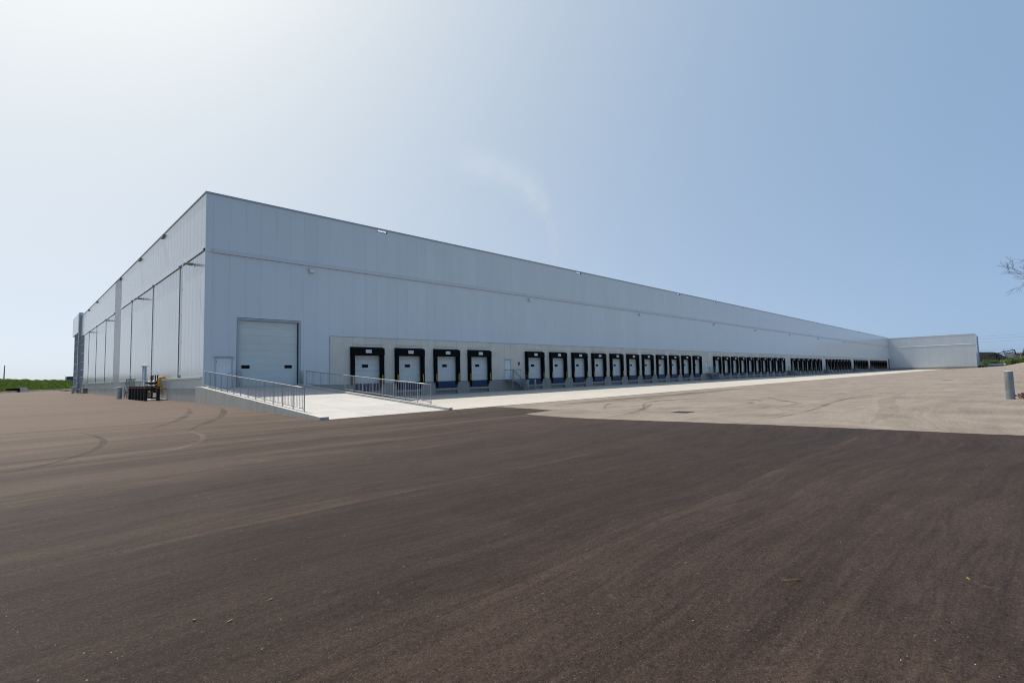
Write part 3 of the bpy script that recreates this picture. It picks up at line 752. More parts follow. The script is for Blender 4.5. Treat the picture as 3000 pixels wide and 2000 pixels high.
# ---------------------------------------------------------------- dock stairs
def make_stair():
    t = thing('dock_stair', 'x', 'stairs', (0, 0, 0), 0, 'steel stairs to the personnel doors')
    D = 1.15; X1 = 1.35; z1 = 1.23
    # landing
    MB().box(0, X1, -D-0.07, -0.07, z1-0.05, z1).obj('landing', M['greysteel'], t)
    MB().box(-0.02, X1, -D-0.09, -D-0.071, z1-0.24, z1+0.02).box(-0.02, -0.001, -D-0.07, -0.07, z1-0.24, z1+0.02).obj('landing_fascia', M['greysteel'], t)
    nst = 6; run = 0.245; rise = z1/(nst+1)
    for yy in (-D-0.075, -0.12):
        pr = MB(); xe = X1+nst*run+0.12
        pr.add([(X1, yy-.02, z1+.02), (X1, yy-.02, z1-.26), (xe, yy-.02, 0.0), (xe+.16, yy-.02, 0.0), (xe+.16, yy-.02, .12), (X1, yy+.02, z1+.02), (X1, yy+.02, z1-.26), (xe, yy+.02, 0.0), (xe+.16, yy+.02, 0.0), (xe+.16, yy+.02, .12)],
               [(0,1,2,3,4), (9,8,7,6,5), (0,5,6,1), (1,6,7,2), (2,7,8,3), (3,8,9,4), (4,9,5,0)])
        pr.obj('stringer', M['greysteel'], t)
    for k in range(nst): box('tread', X1+k*run+0.02, X1+k*run+0.28, -D-0.05, -0.145, z1-(k+1)*rise-0.035, z1-(k+1)*rise, M['greysteel'], t)
    xe = X1+nst*run
    for yy in (-D-0.075, -0.12):
        ps = [(X1, yy, z1+1.02), (xe, yy, 0.25+0.92), (xe+0.28, yy, 0.25+0.72), (xe+0.30, yy, 0.52), (xe+0.06, yy, 0.50)]
        if yy < -0.5: ps = [(0, yy, z1+1.05), (X1-0.05, yy, z1+1.05)]+ps
        else: ps = [(X1-0.3, yy, z1+1.05)]+ps
        MB().tube(ps, 0.022, 8).obj('handrail', M['greysteel'], t, smooth=True)
        rod('post', 1.05, 0.022, M['greysteel'], t, (X1-0.03, yy, z1)); rod('post', 0.95, 0.022, M['greysteel'], t, (xe-0.1, yy, 0.28))
    rod('post', 1.05, 0.022, M['greysteel'], t, (0.0, -D-0.075, z1))
    for k in range(1, 8): rod('baluster', 0.95, 0.008, M['greysteel'], t, (X1*k/8, -D-0.075, z1+0.1), 6)
    for k in range(1, 7): rod('baluster', 0.95, 0.008, M['greysteel'], t, (0.0, -D-0.07+D*k/7, z1+0.1), 6)
    MB().tube([(0, -D-0.075, z1+0.1), (X1-0.04, -D-0.075, z1+0.1)], 0.016, 6).obj('bottom_rail', M['greysteel'], t)
    MB().tube([(0, -D-0.075, z1+1.05), (0, -0.08, z1+1.05)], 0.022, 8).obj('side_rail', M['greysteel'], t)
    # baluster fan along the flight
    for k in range(1, 8):
        x = X1+(xe-X1)*k/8; zt = z1+1.02+(1.17-z1-1.02)*k/8
        rod('baluster', 0.82, 0.008, M['greysteel'], t, (x, -D-0.075, zt-0.84), 6)
    for x in (0.05, X1-0.05): rod('leg', z1-0.04, 0.035, M['greysteel'], t, (x, -D+0.02, 0.0))
    return t
st0 = make_stair()
after = {4: 11, 16: 10, 27: 7, 35: 8, 44: 6, 51: 9}
for i, s in enumerate(DOORS):
    L = D0+s*P; t = st0 if i == 0 else copy_tree(st0)
    t.location = (L+0.98, 0, 0.016)
    t['label'] = 'grey steel stair and landing left of the run of %s docks' % NUM[after[s]]
    for j, (dx, side) in enumerate(((3.05, 'left'), (4.25, 'right'))):
        b = bollard('bollard', L+dx, -1.55, 0.015, 1.15, 0.10, M['bollard'], '%s one of two grey bollards at the stair before the run of %s' % (side, NUM[after[s]]), group='bollards at the dock stairs')

# ---------------------------------------------------------------- side wall equipment
def side_stair(x0, y0, y1, name_label, foot):
    zg = g(-1, y1); z1 = 1.25
    t = thing('side_stair', name_label, 'stairs', (0, y0, zg), 0, 'steel stairs on the side wall')
    n = 4; run = 0.28; hz = z1-zg
    MB().box(-x0, -0.05, 0, y1-y0, hz-0.05, hz).box(-x0-.02, -x0-.001, 0, y1-y0, hz-.22, hz+.02).obj('landing', M['greysteel'], t)
    ye = y1-y0
    for k in range(n): box('tread', -x0+0.03, -0.1, ye+k*run, ye+k*run+0.26, hz-(k+1)*hz/(n+1)-0.03, hz-(k+1)*hz/(n+1), M['galv'], t)
    for xx in (-x0, -0.08):
        a = (ye, hz); b = (ye+n*run+.1, 0.0)
        MB().prism_x([(a[0], a[1]+.02), (b[0]+.12, .08), (b[0]+.12, 0), (b[0], 0), (a[0], a[1]-.22)], xx-.02, xx+.02).obj('stringer', M['darksteel'], t)
        MB().tube([(xx, 0.0, hz+1.0), (xx, ye, hz+1.0), (xx, ye+n*run, 1.0), (xx, ye+n*run, 0.0)], 0.024, 8).obj('handrail', M['galv'], t, smooth=True)
    m = max(3, int(ye/0.8))
    for k in range(m+1): rod('post', 1.0, 0.02, M['greysteel'], t, (-x0, ye*k/m, hz))
    for k in range(m):
        for q in (1, 2, 3): rod('baluster', 0.9, 0.008, M['greysteel'], t, (-x0, ye*(k+q/4)/m, hz+0.08), 6)
    for k in (0.03, 0.5, 0.97): rod('leg', hz-0.04, 0.04, M['greysteel'], t, (-x0+.05, ye*k, 0))
    return t
side_stair(1.25, 17.6, 22.4, 'grey steel landing and stair behind the gas meters on the side wall', 0)
side_stair(1.0, 71.5, 76.6, 'grey steel stair and railing beside the glazed entrance tower', 0)
bollard('bollard', -1.78, 22.3, g(-1.6, 22.3), 1.15, 0.20, M['bollard'], 'thick grey bollard left of the black pipe guards on the side wall', cap=M['bollard'])
bollard('bollard', -1.45, 78.2, g(-1.6, 78), 1.15, 0.20, M['bollard'], 'thick grey bollard farthest left, beside the entrance tower stair', cap=M['apron'])
def pipe_guard(x, y, label):
    t = thing('pipe_guard', label, 'bollard', (x, y, g(x, y)), 0, 'black guards at the gas meters')
    MB().lathe([(0.15, -0.05), (0.15, 0.0), (0.125, 0.02), (0.125, 1.17), (0.10, 1.20)], 20).obj('sleeve', M['iron'], t, smooth=False)
    MB().lathe([(0.129, 1.03), (0.129, 1.09)], 20).obj('band', M['orange'], t)
ys = [18.6, 17.0, 15.5, 14.0, 12.5, 11.1]
wd = ['farthest from the camera', 'second farthest', 'third farthest', 'third nearest', 'second nearest', 'nearest the camera']
for y, w_ in zip(ys, wd): pipe_guard(-1.46, y, 'black pipe guard with orange band, %s in the row of six' % w_)
pipe_guard(-0.72, 10.45, 'black pipe guard standing apart, right of the gas meters')
pad = MB().box(-1.15, -0.05, 10.9, 17.3, 0.05, 0.40).obj('equipment_pad', M['apron'], bevel=0.02); tag(pad, 'pale concrete pad under the gas meters by the side wall', 'concrete pad')
def gas_station():
    t = thing('gas_meter_set', 'black gas meters and piping with yellow inlet pipe on concrete pad', 'gas meter', (-0.55, 14.0, 0.40))
    I = M['iron']; Y = M['gasyellow']
    for y in (-1.0, 1.0):
        mt = MB().lathe([(0.12, 0.55), (0.30, 0.62), (0.34, 0.8), (0.34, 1.0), (0.28, 1.14), (0.12, 1.2)], 14, (0, y, 0)).obj('meter', I, t, smooth=True)
        MB().lathe([(0.17, 0.06), (0.17, 0.12)], 12, (0, y, 0)).obj('meter_base', I, t)
        for dx in (-0.2, 0.2):
            MB().tube([(dx, y, 0.0), (dx, y, 0.62)], 0.035, 8).obj('leg', I, t)
        MB().lathe([(0.28, 1.28), (0.36, 1.33), (0.36, 1.40), (0.2, 1.48), (0.08, 1.6)], 14, (0.03, y+0.35, 0)).obj('regulator', I, t, smooth=True)
        MB().tube([(0, y, 1.15), (0, y, 1.34), (0.03, y+.35, 1.34)], 0.06, 8).obj('elbow', I, t, smooth=True)
    for y in (-1.55, -0.55, 0.45, 1.15):
        MB().tube([(0.12, y, 0.7), (0.12, y, 1.95), (0.12, y-.25, 2.02)], 0.045, 8).obj('vent_pipe', I, t, smooth=True)
    MB().tube([(0.12, -1.7, 1.18), (0.12, 1.9, 1.18)], 0.06, 8).obj('manifold', I, t, smooth=True)
    MB().tube([(-0.05, -1.8, 0.95), (-0.05, 1.9, 0.95)], 0.07, 8).obj('manifold', I, t, smooth=True)
    MB().tube([(0.1, -1.5, 0.55), (0.1, 2.0, 0.55)], 0.05, 8).obj('manifold', I, t, smooth=True)
    for y in (-1.6, -.6, .3, 1.5):
        MB().lathe([(0.11, -0.03), (0.11, 0.03)], 12).obj('valve_wheel', I, t, (-0.17, y, 1.0)).rotation_euler = (0, R(90), 0)
    for y in (-1.3, 0.0, 1.4): MB().box(-0.3, 0.3, y-.05, y+.05, 0.0, 0.05).obj('skid', I, t)
    MB().tube([(0.1, -1.6, 0.70), (0.1, -2.25, 0.70), (0.1, -2.36, 0.80), (0.1, -2.36, 1.68), (0.14, -2.36, 1.78), (0.5, -2.36, 1.78)], 0.11, 12).obj('riser_pipe', Y, t, smooth=True)
    MB().tube([(-0.05, -3.0, 0.42), (-0.05, -1.55, 0.42)], 0.06, 10).obj('inlet_pipe', Y, t, smooth=True)
    MB().tube([(-0.05, -2.95, -0.05), (-0.05, -2.95, 0.80), (0.05, -2.9, 0.84), (0.5, -2.9, 0.84)], 0.06, 10).obj('inlet_pipe', Y, t, smooth=True)
    MB().tube([(-0.1, -0.4, 0.62), (-0.1, 1.3, 0.62)], 0.055, 10).obj('inlet_pipe', Y, t, smooth=True)
gas_station()

# ---------------------------------------------------------------- yard marks and small things
def markmat(name, col, dens):
    m, t, b = newmat(name); b.inputs['Base Color'].default_value = (*col, 1); b.inputs['Roughness'].default_value = 0.85
    tr = t.nodes.new('ShaderNodeBsdfTransparent'); mx = t.nodes.new('ShaderNodeMixShader')
    n = nz(t, 7, 5, 0.7, wpos(t)); n2 = nz(t, 0.5, 3, 0.6, wpos(t))
    f = mathn(t, 'MULTIPLY', ramp(t, mathn(t, 'ADD', mathn(t, 'MULTIPLY', n, .5), mathn(t, 'MULTIPLY', n2, .5)), [(0.38, 0.0), (0.62, 1.0)]), dens)
    t.links.new(f, mx.inputs[0]); t.links.new(tr.outputs[0], mx.inputs[1]); t.links.new(b.outputs[0], mx.inputs[2]); t.links.new(mx.outputs[0], t.nodes['Material Output'].inputs['Surface'])
    return m
M['tyre'] = markmat('tyre_rubber_mark', (0.02, 0.016, 0.014), 0.42)
M['tyrepale'] = markmat('dust_mark', (0.24, 0.20, 0.15), 0.38)
def catmull(pts, n=10):
    P_ = [pts[0]]+list(pts)+[pts[-1]]; out = []
    for i in range(1, len(P_)-2):
        p0, p1, p2, p3 = [Vector(p) for p in P_[i-1:i+3]]
        for k in range(n):
            t = k/n; out.append(0.5*((2*p1)+(p2-p0)*t+(2*p0-5*p1+4*p2-p3)*t*t+(3*p1-p0-3*p2+p3)*t**3))
    out.append(Vector(pts[-1])); return out
def mark(pts, wid, mat, off=0.0105, name='tyre_mark'):
    ps = catmull([(x, y) for x, y in pts]); mb = MB(); n = len(ps)
    for i, p in enumerate(ps):
        t = (ps[min(i+1, n-1)]-ps[max(i-1, 0)]).normalized(); nn = Vector((-t.y, t.x))
        for s_ in (-1, 1):
            tp = min(1.0, i/(0.3*n), (n-1-i)/(0.3*n)); q = p+nn*s_*(0.02+wid*tp)/2; mb.v.append((q.x, q.y, g(q.x, q.y)+off))
    mb.f = [(2*i, 2*i+1, 2*i+3, 2*i+2) for i in range(n-1)]
    return tag(mb.obj(name, mat, recalc=False), kind='structure')
mark([(-5.9, -17.6), (-5.2, -16.3), (-3.9, -13.2), (-2.7, -9.0), (-2.2, -6.1)], 0.26, M['tyre'])
mark([(-5.0, -19.2), (-4.2, -17.4), (-2.6, -13.9), (-1.3, -9.6), (-0.9, -7.2)], 0.28, M['tyre'])
mark([(-9.4, -25.6), (-8.5, -24.4), (-7.7, -22.4), (-7.3, -19.6), (-7.6, -16.5)], 0.15, M['tyre'])
mark([(-7.4, -25.2), (-6.2, -24.2), (-5.3, -22.4), (-5.0, -20.0), (-5.5, -17.6)], 0.13, M['tyrepale'])
mark([(12, -24.3), (18.86, -25.3), (19.5, -27.6), (19.0, -29.4), (17.4, -30.2)], 0.22, M['tyre'], 0.005)
mark([(12, -26.0), (17.4, -27.2), (17.9, -28.6), (17.0, -29.9), (14.0, -30.3)], 0.22, M['tyre'], 0.005)
mark([(22, -29.0), (19.8, -30.2), (18.4, -31.1), (16.8, -32.1), (14.2, -32.0)], 0.25, M['tyre'], 0.005)
mark([(6.3, -28.5), (8.9, -28.1), (12.2, -26.8), (14.6, -25.7)], 0.22, M['tyre'], 0.005)
mark([(8.5, -33.5), (13, -33.6), (20, -33.2), (34, -33.8)], 0.2, M['tyre'], 0.005)
mark([(9.5, -26.2), (14, -23.6), (19, -23.4), (22.5, -25.2), (22.4, -28.4)], 0.2, M['tyre'], 0.005)
mark([(10.5, -27.6), (15, -25.2), (18.6, -25.2), (20.8, -27.0), (20.4, -29.6)], 0.2, M['tyre'], 0.005)
mark([(8.5, -36.2), (13, -36.0), (20, -35.0), (30, -34.6)], 0.6, M['tyrepale'], 0.005)
mark([(10.5, -22.0), (16, -21.9), (26, -22.3), (40, -21.8)], 1.6, M['tyre'], 0.005)
# storm drain grate
t = thing('drain_grate', 'small dark storm drain grate in the pale asphalt', 'drain', (9.78, -29.75, 0.0))
MB().box(-0.35, 0.35, -0.35, 0.35, -0.04, 0.004).obj('drain_pit', M['rubber'], t)
for k in range(7): box('grate_bar', -0.33, 0.33, -0.31+k*0.1-0.02, -0.31+k*0.1+0.02, 0.005, 0.012, M['darksteel'], t)
t = thing('manhole_cover', 'flat round manhole cover far off in the pale asphalt', 'manhole', (62, -34.5, g(62, -34.5)))
MB().lathe([(0.62, 0.0), (0.62, 0.012)], 24).obj('rim', M['found'], t); MB().lathe([(0.5, 0.012), (0.5, 0.022)], 24).obj('cover', M['darksteel'], t)

def debris():
    random.seed(11); mb = MB()
    for i in range(420):
        d = 3.5+26*random.random()**1.6; a = R(45.2)+R(random.uniform(-46, 46))
        x, y = -9.3+d*math.sin(a), -39.16+d*math.cos(a)
        if y > -19.6 and x > -0.6: continue
        r = random.uniform(0.002, 0.005)*(1+0.03*d); z = g(x, y)+0.006
        h = r*random.uniform(0.5, 0.9); an = random.random()*6.3
        c, s_ = math.cos(an)*r, math.sin(an)*r
        mb.add([(x+c, y+s_, z), (x-s_, y+c*.8, z), (x-c, y-s_*.7, z), (x+s_, y-c, z), (x+c*.2, y+s_*.2, z+h)], [(0,1,4),(1,2,4),(2,3,4),(3,0,4)])
    tag(mb.obj('gravel_specks', M['kerb'], recalc=False), 'loose grit and pebbles scattered over the dark asphalt', 'gravel', kind='stuff')
    mb = MB()
    for i in range(34):
        d = 4+20*random.random()**1.3; a = R(45.2)+R(random.uniform(-35, 46))
        x, y = -9.3+d*math.sin(a), -39.16+d*math.cos(a)
        if y > -19.6 and x > -0.6: continue
        l = random.uniform(0.012, 0.026); an = random.random()*6.3; ca, sa = math.cos(an), math.sin(an); z = g(x, y)+0.008
        mb.add([(x-ca*l, y-sa*l, z), (x+sa*l*.45, y-ca*l*.45, z+.006), (x+ca*l, y+sa*l, z+.012), (x-sa*l*.45, y+ca*l*.45, z+.004)], [(0,1,2,3)])
    m_ = simple('dry_leaf', (0.20, 0.135, 0.05), 0.8, 0, 0.4, 3.0); M['dryleaf'] = m_
    tag(mb.obj('leaf_litter', m_, recalc=False), 'small dry leaves lying on the dark asphalt', 'leaves', kind='stuff')
    t = MB().tube([(-5.12, -37.83, 0.014), (-5.05, -37.90, 0.02), (-5.0, -37.93, 0.012)], 0.004, 5).obj('twig', M['dryleaf'])
    tag(t, 'short pale twig lying on the dark asphalt in the right foreground', 'twig')
debris()

# ---------------------------------------------------------------- foliage helpers
def leaves(mb, c, n, rx, ry, rz, size, shell=0.35, flat=0.0):
    for i in range(n):
        while True:
            p = Vector((random.uniform(-1, 1), random.uniform(-1, 1), random.uniform(-1, 1)))
            if shell < p.length < 1: break
        p = Vector((p.x*rx, p.y*ry, p.z*rz))+Vector(c)
        a = Vector((random.gauss(0, 1), random.gauss(0, 1), random.gauss(0, 1))).normalized(); b = a.orthogonal().normalized()
        s = size*random.uniform(.6, 1.3)
        mb.add([p-a*s, p+b*s*.5, p+a*s, p-b*s*.5], [(0, 1, 2, 3)])
def shrub(x, y, z, w_, h, mat, label, n=600, size=0.3, group=None):
    t = thing('shrub', label, 'shrub', (x, y, z), 0, group)
    mb = MB()
    for k in range(9):
        cx, cy, cz = random.uniform(-.6, .6)*w_, random.uniform(-.6, .6)*w_, random.uniform(.3, .78)*h
        leaves(mb, (cx, cy, cz), n//9, w_*.5, w_*.5, h*.28, size, .3)
    mb.obj('crown', mat, t, recalc=False)
    st = MB()
    for k in range(4): st.tube([(random.uniform(-.2, .2)*w_, random.uniform(-.2, .2)*w_, -.1), (random.uniform(-.5, .5)*w_, random.uniform(-.5, .5)*w_, h*.6)], [.05, .02], 5)
    st.obj('stem', M['bark'], t)
    return t

# ---------------------------------------------------------------- far left: berm, kerb, pole, blue building
def berm_h(x, y):
    e = kerb_y(x)+2.0
    return 0.45+3.35*sstep(e, e+16, y)*(1+0.06*mnoise.noise(Vector((x*.15, y*.1, 0)))) - 2.0*sstep(e+40, e+90, y)
KP = [(-60, 60), (-30, 96), (-11, 136), (-5.9, 156), (-1.5, 179), (6.9, 207), (40, 300)]
def kerb_y(x): return lerp_pts(KP, x)
def left_side():
    mb = MB(); xs = [-70+2.0*i for i in range(56)]; ts = [0, 1.5, 4, 6, 8, 10, 12, 14, 16, 18, 20, 25, 35, 50, 70, 100]
    for x in xs:
        for t in ts: y = kerb_y(x)+0.8+t; mb.v.append((x, y, berm_h(x, y)))
    nt_ = len(ts)
    for i in range(len(xs)-1):
        for j in range(nt_-1): mb.f.append((i*nt_+j, (i+1)*nt_+j, (i+1)*nt_+j+1, i*nt_+j+1))
    tag(mb.obj('berm', M['soil'], recalc=False), kind='structure')
    random.seed(5); gb = MB()
    for i in range(30000):
        x = random.uniform(-34, 16); t = random.random()**0.8*20; y = kerb_y(x)+1.0+t; z = berm_h(x, y)
        cl = mnoise.noise(Vector((x*.35, y*.22, 3)))
        h = max(.12, .34+.36*cl)*random.uniform(.6, 1.4); a = random.random()*6.28; wd_ = random.uniform(.07, .16); ca, sa = math.cos(a), math.sin(a)
        lx, ly = random.gauss(0, .22)*h, random.gauss(0, .22)*h
        gb.add([(x-ca*wd_, y-sa*wd_, z-.03), (x+ca*wd_, y+sa*wd_, z-.03), (x+lx+ca*wd_*.25, y+ly+sa*wd_*.25, z+h), (x+lx*.6-ca*wd_*.8, y+ly*.6-sa*wd_*.8, z+h*.6)], [(0, 1, 2, 3)])
    tag(gb.obj('grass', M['grass'], recalc=False), 'thick green grass and weeds covering the bank at the left edge', 'grass', kind='stuff')
    kb = thing('roadside_kerb', 'pale kerb with broken yellow marking along the foot of the grass bank', 'kerb', (-11, 136, 0.45))
    pts = []
    for (a, b) in zip(KP, KP[1:]):
        if a[0] < -31: continue
        n = int((Vector(b)-Vector(a)).length/3.0)
        for k in range(n): pts.append((a[0]+(b[0]-a[0])*k/n, a[1]+(b[1]-a[1])*k/n))
    m2 = simple('kerb_yellow', (0.62, 0.50, 0.26), 0.8)
    for i, (a, b) in enumerate(zip(pts, pts[1:])):
        A, B = Vector(a), Vector(b); d = (B-A).normalized(); n = Vector((-d.y, d.x))*0.35
        A = A+d*0.03; B = B-d*0.03; vs = []
        for z in (-.2, .34):
            for q in (A-n, B-n, B+n, A+n): vs.append((q.x+11, q.y-136, z))
        MB().add(vs, [(0,3,2,1),(4,5,6,7),(0,1,5,4),(1,2,6,5),(2,3,7,6),(3,0,4,7)]).obj('kerb_stone', M['apron'] if i % 2 else m2, kb)
    t = thing('concrete_headwall', 'dark low wall and pale sloping concrete block at the foot of the bank', 'headwall', (-8.6, 146.5, 0.45), R(20))
    MB().add([(-2.4, 0, -.2), (1.2, 0, -.2), (1.2, .5, -.2), (-2.4, .5, -.2), (-1.9, 0, .95), (1.2, 0, 1.05), (1.2, .5, 1.05), (-1.9, .5, .95)], [(0,3,2,1),(4,5,6,7),(0,1,5,4),(1,2,6,5),(2,3,7,6),(3,0,4,7)]).obj('wall', M['coal'], t)
    MB().add([(1.25, -.1, -.2), (3.0, -1.2, -.2), (3.0, .6, -.2), (1.25, .6, -.2), (1.25, -.1, 1.35), (2.5, -.1, 1.25), (2.5, .6, 1.25), (1.25, .6, 1.35)], [(0,3,2,1),(4,5,6,7),(0,1,5,4),(1,2,6,5),(2,3,7,6),(3,0,4,7)]).obj('block', M['kerb'], t)
    t = thing('utility_pole', 'thin leaning wooden utility pole on the grass bank at far left', 'pole', (-10.75, 185, berm_h(-10.75, 185)))
    MB().tube([(0, 0, -.3), (0.05, 0, 4.9)], [0.17, 0.13], 10).obj('shaft', M['wood'], t, smooth=True); MB().lathe([(0.14, 4.88), (0.14, 4.96)], 10, (0.05, 0, 0)).obj('cap', M['darksteel'], t)
    t = thing('blue_building', 'low blue metal building behind the grass bank', 'building', (26, 306, 0.0))
    MB().box(-15, 15, -6, 6, 0, 6.6).obj('wall', M['bluecl'], t); MB().add([(-15.4, -6.4, 6.6), (15.4, -6.4, 6.6), (15.4, 6.4, 7.0), (-15.4, 6.4, 7.0), (-15.4, -6.4, 6.9), (15.4, -6.4, 6.9), (15.4, 6.4, 7.3), (-15.4, 6.4, 7.3)], [(0,3,2,1),(4,5,6,7),(0,1,5,4),(1,2,6,5),(2,3,7,6),(3,0,4,7)]).obj('roof', M['roof'], t)
    for (x, w_) in ((-5, 2.4), (2, 2.4), (9, 2.4)): MB().box(x-w_/2, x+w_/2, -6.05, -6.0, 3.2, 4.6).obj('window', M['glass'], t)
    for (x, y, w_, h, l) in [(7.6, 240, 3.0, 3.6, 'dark green bush in front of the blue building'), (-2.4, 250, 2.6, 3.4, 'small bush on the skyline above the middle of the bank'), (2.2, 252, 1.5, 3.8, 'narrow little tree on the skyline left of the blue building')]:
        shrub(x, y, 0.9, w_, h, M['leaf'], l, 500, .3)
left_side()

# ---------------------------------------------------------------- far right
def right_side():
    random.seed(9)
    zb = g(290, -31)
    for i, (y, x, nm) in enumerate([(-30.3, 285, 'nearest the wing'), (-31.25, 285.4, 'second from the wing'), (-32.2, 285.2, 'third from the wing')]):
        t = thing('culvert_pipe', 'short grey culvert pipe lying end-on, %s' % nm, 'pipe', (x, y, g(x, y)), 0, 'culvert pipes at the wing corner')
        prof = [(0.46, 0), (0.46, 6), (0.38, 6), (0.38, 0)]
        mb = MB(); seg = 18
        for (r, xx) in prof:
            for k in range(seg): a = 6.2832*k/seg; mb.v.append((xx, r*math.cos(a), 0.46+r*math.sin(a)))
        for j in range(4):
            for k in range(seg): j2 = (j+1) % 4; k2 = (k+1) % seg; mb.f.append((j*seg+k, j*seg+k2, j2*seg+k2, j2*seg+k))
        mb.obj('barrel', M['culvert'], t)
        for q in (0.0, 2.0, 4.0, 5.9): MB().tube([(q, 0, .46), (q+.12, 0, .46)], .50, 18).obj('rib', M['culvert'], t) if q > 0 else None
    for (y0, y1, x, r, l) in [(-32.9, -37.3, 288.5, .62, 'long grey culvert pipe lying sideways on the asphalt'), (-35.5, -38.2, 292.5, .6, 'pale culvert pipe lying sideways behind the long grey one')]:
        t = thing('culvert_pipe', l, 'pipe', (x, y0, g(x, (y0+y1)/2)-.1), 0, 'culvert pipes at the wing corner')
        mb = MB(); seg = 20; n = 14; L_ = y1-y0
        for i in range(n+1):
            rr = r*(1.05 if i % 2 else .97)
            for k in range(seg): a = 6.2832*k/seg; mb.v.append((rr*math.cos(a), L_*i/n, r+rr*math.sin(a)))
        for i in range(n):
            for k in range(seg): k2 = (k+1) % seg; mb.f.append((i*seg+k, i*seg+k2, (i+1)*seg+k2, (i+1)*seg+k))
        mb.obj('barrel', M['culvert'] if x < 290 else M['apron'], t)
        MB().tube([(0, L_, r), (0, L_-.1, r)], r*.9, 20).obj('pipe_mouth', M['darksteel'] if x < 290 else M['kerb'], t)
    # aggregate mound
    mb = MB(); nx, ny = 26, 40
    for i in range(nx):
        for j in range(ny):
            x = 345+i*1.6; y = -52+j*1.5
            d = max(abs(x-365)/20, 0); prof_ = lerp_pts([(-52, 0), (-44, 2.2), (-38, 5.2), (-34.5, 7.6), (-28, 8.0), (-10, 8.2), (2, 7), (8, 2)], y)
            mb.v.append((x, y, 0.5+max(0, prof_*(1-d**1.6))+0.35*mnoise.noise(Vector((x*.4, y*.4, 1)))))
    for i in range(nx-1):
        for j in range(ny-1): mb.f.append((i*ny+j, (i+1)*ny+j, (i+1)*ny+j+1, i*ny+j+1))
    tag(mb.obj('aggregate_mound', M['coal'], recalc=False), 'large black mound of aggregate behind the far wing', 'mound')
    t = thing('conveyor', 'dark lattice conveyor boom rising to the right over the black mound', 'conveyor', (350, -31, g(350, -31)))
    A = Vector((0, -1.0, 5.0)); B = Vector((0, -10.6, 7.35)); Dm = M['rubber']
    for dx in (-.5, .5):
        for dz in (0, .95): MB().tube([A+Vector((dx, 0, dz)), B+Vector((dx, 0, dz))], .13, 6).obj('chord', Dm, t)
    n = 10
    for k in range(n):
        a = A+(B-A)*k/n; b = A+(B-A)*(k+1)/n
        for dx in (-.5, .5):
            MB().tube([a+Vector((dx, 0, 0)), b+Vector((dx, 0, .95))], .055, 5).obj('brace', Dm, t)
    MB().box(-.45, .45, 0, 0.01, 0, .01)
    MB().tube([A+Vector((0, 0, 1.05)), B+Vector((0, 0, 1.05))], .16, 6).obj('belt', M['rubber'], t)
    MB().tube([B+Vector((0, -.1, 1.0)), B+Vector((0, -.25, .4)), B+Vector((0, -.45, -1.5))], .22, 8).obj('discharge_spout', Dm, t)
    MB().tube([(0, -4, 0), (0, -4, 6.0)], .16, 6).obj('leg', Dm, t); MB().tube([(0, -6.5, -0.5), (0, -4.2, 6)], .16, 6).obj('leg', Dm, t)
    MB().tube([A+(B-A)*.62+Vector((0, 0, 1)), A+(B-A)*.62+Vector((0, 0, 2.9))], .05, 5).obj('mast', Dm, t)
    MB().box(-.3, .3, -7.4, -6.5, 7.55, 7.95).obj('motor_box', Dm, t)
    MB().tube([A+(B-A)*.93+Vector((0, 0, 1)), A+(B-A)*.93+Vector((0, 0, 2.3)), A+(B-A)*.93+Vector((0, .3, 2.5))], .05, 5).obj('mast', Dm, t)
    MB().tube([(0, -1, 5), (0, 2, 4.3)], .12, 6).obj('tail', Dm, t)
    # shrubs along the yard edge
    for i, (y, x, w_, h) in enumerate([(-29, 318, 2.6, 2.6), (-32, 320, 2.8, 3.6), (-35, 321, 2.6, 3.0), (-38, 322, 2.8, 3.3), (-40.5, 324, 2.6, 3.2), (-43, 323, 2.8, 3.0), (-45.5, 322, 2.8, 3.2), (-48, 322, 3.0, 3.4), (-51, 322, 3, 3.2)]):
        shrub(x, y, g(x, y)-.3, w_, h+.3, M['leaf'] if i % 3 else M['grass'], 'green shrub at the far yard edge, %s from the white wing' % ORD[i], 900, .24, 'shrubs at the far edge of the yard')
    # evergreen
    t = thing('pine_tree', 'dark pointed evergreen at the right edge behind the shrubs', 'tree', (352, -45.6, 1.5))
    MB().tube([(0, 0, -.5), (0, 0, 7.6)], [.25, .04], 7).obj('trunk', M['bark'], t)
    mb = MB()
    for k in range(16):
        z = 1.2+k*.42; r = 2.3*(1-k/17.5)+.15
        for q in range(9):
            a = q*.698+k*.5; c, s_ = math.cos(a), math.sin(a)
            for e in range(5):
                f = .3+.7*e/4; leaves(mb, (c*r*f, s_*r*f, z-.25*f), 5, .3, .3, .14, .16, 0)
    mb.obj('crown', M['leafdark'], t, recalc=False)
    # far buildings
    for (x, y0, y1, h, m, l) in [(470, -47, -37.5, 9.0, M['farbeige'], 'beige flat-roofed block behind the conveyor'), (460, -46.5, -43.0, 8.3, M['farbrown'], 'brown block right of the conveyor spout'), (400, -52, -44.4, 7.6, M['farbrown'], 'dark building behind the evergreen')]:
        t = thing('far_building', l, 'building', (x, (y0+y1)/2, 1.0), 0, 'distant buildings')
        w_ = (y1-y0)/2
        MB().box(0, 14, -w_, w_, -1, h-1).obj('wall', m, t); MB().box(-.2, 14.2, -w_-.2, w_+.2, h-1, h-.7).obj('roof', M['coping'], t)
        for k in range(3):
            yy = -w_+.8+k*(2*w_-1.6)/2; MB().box(-.05, 0, yy-.4, yy+.4, h-3.6, h-2.2).obj('window', M['glass'], t)
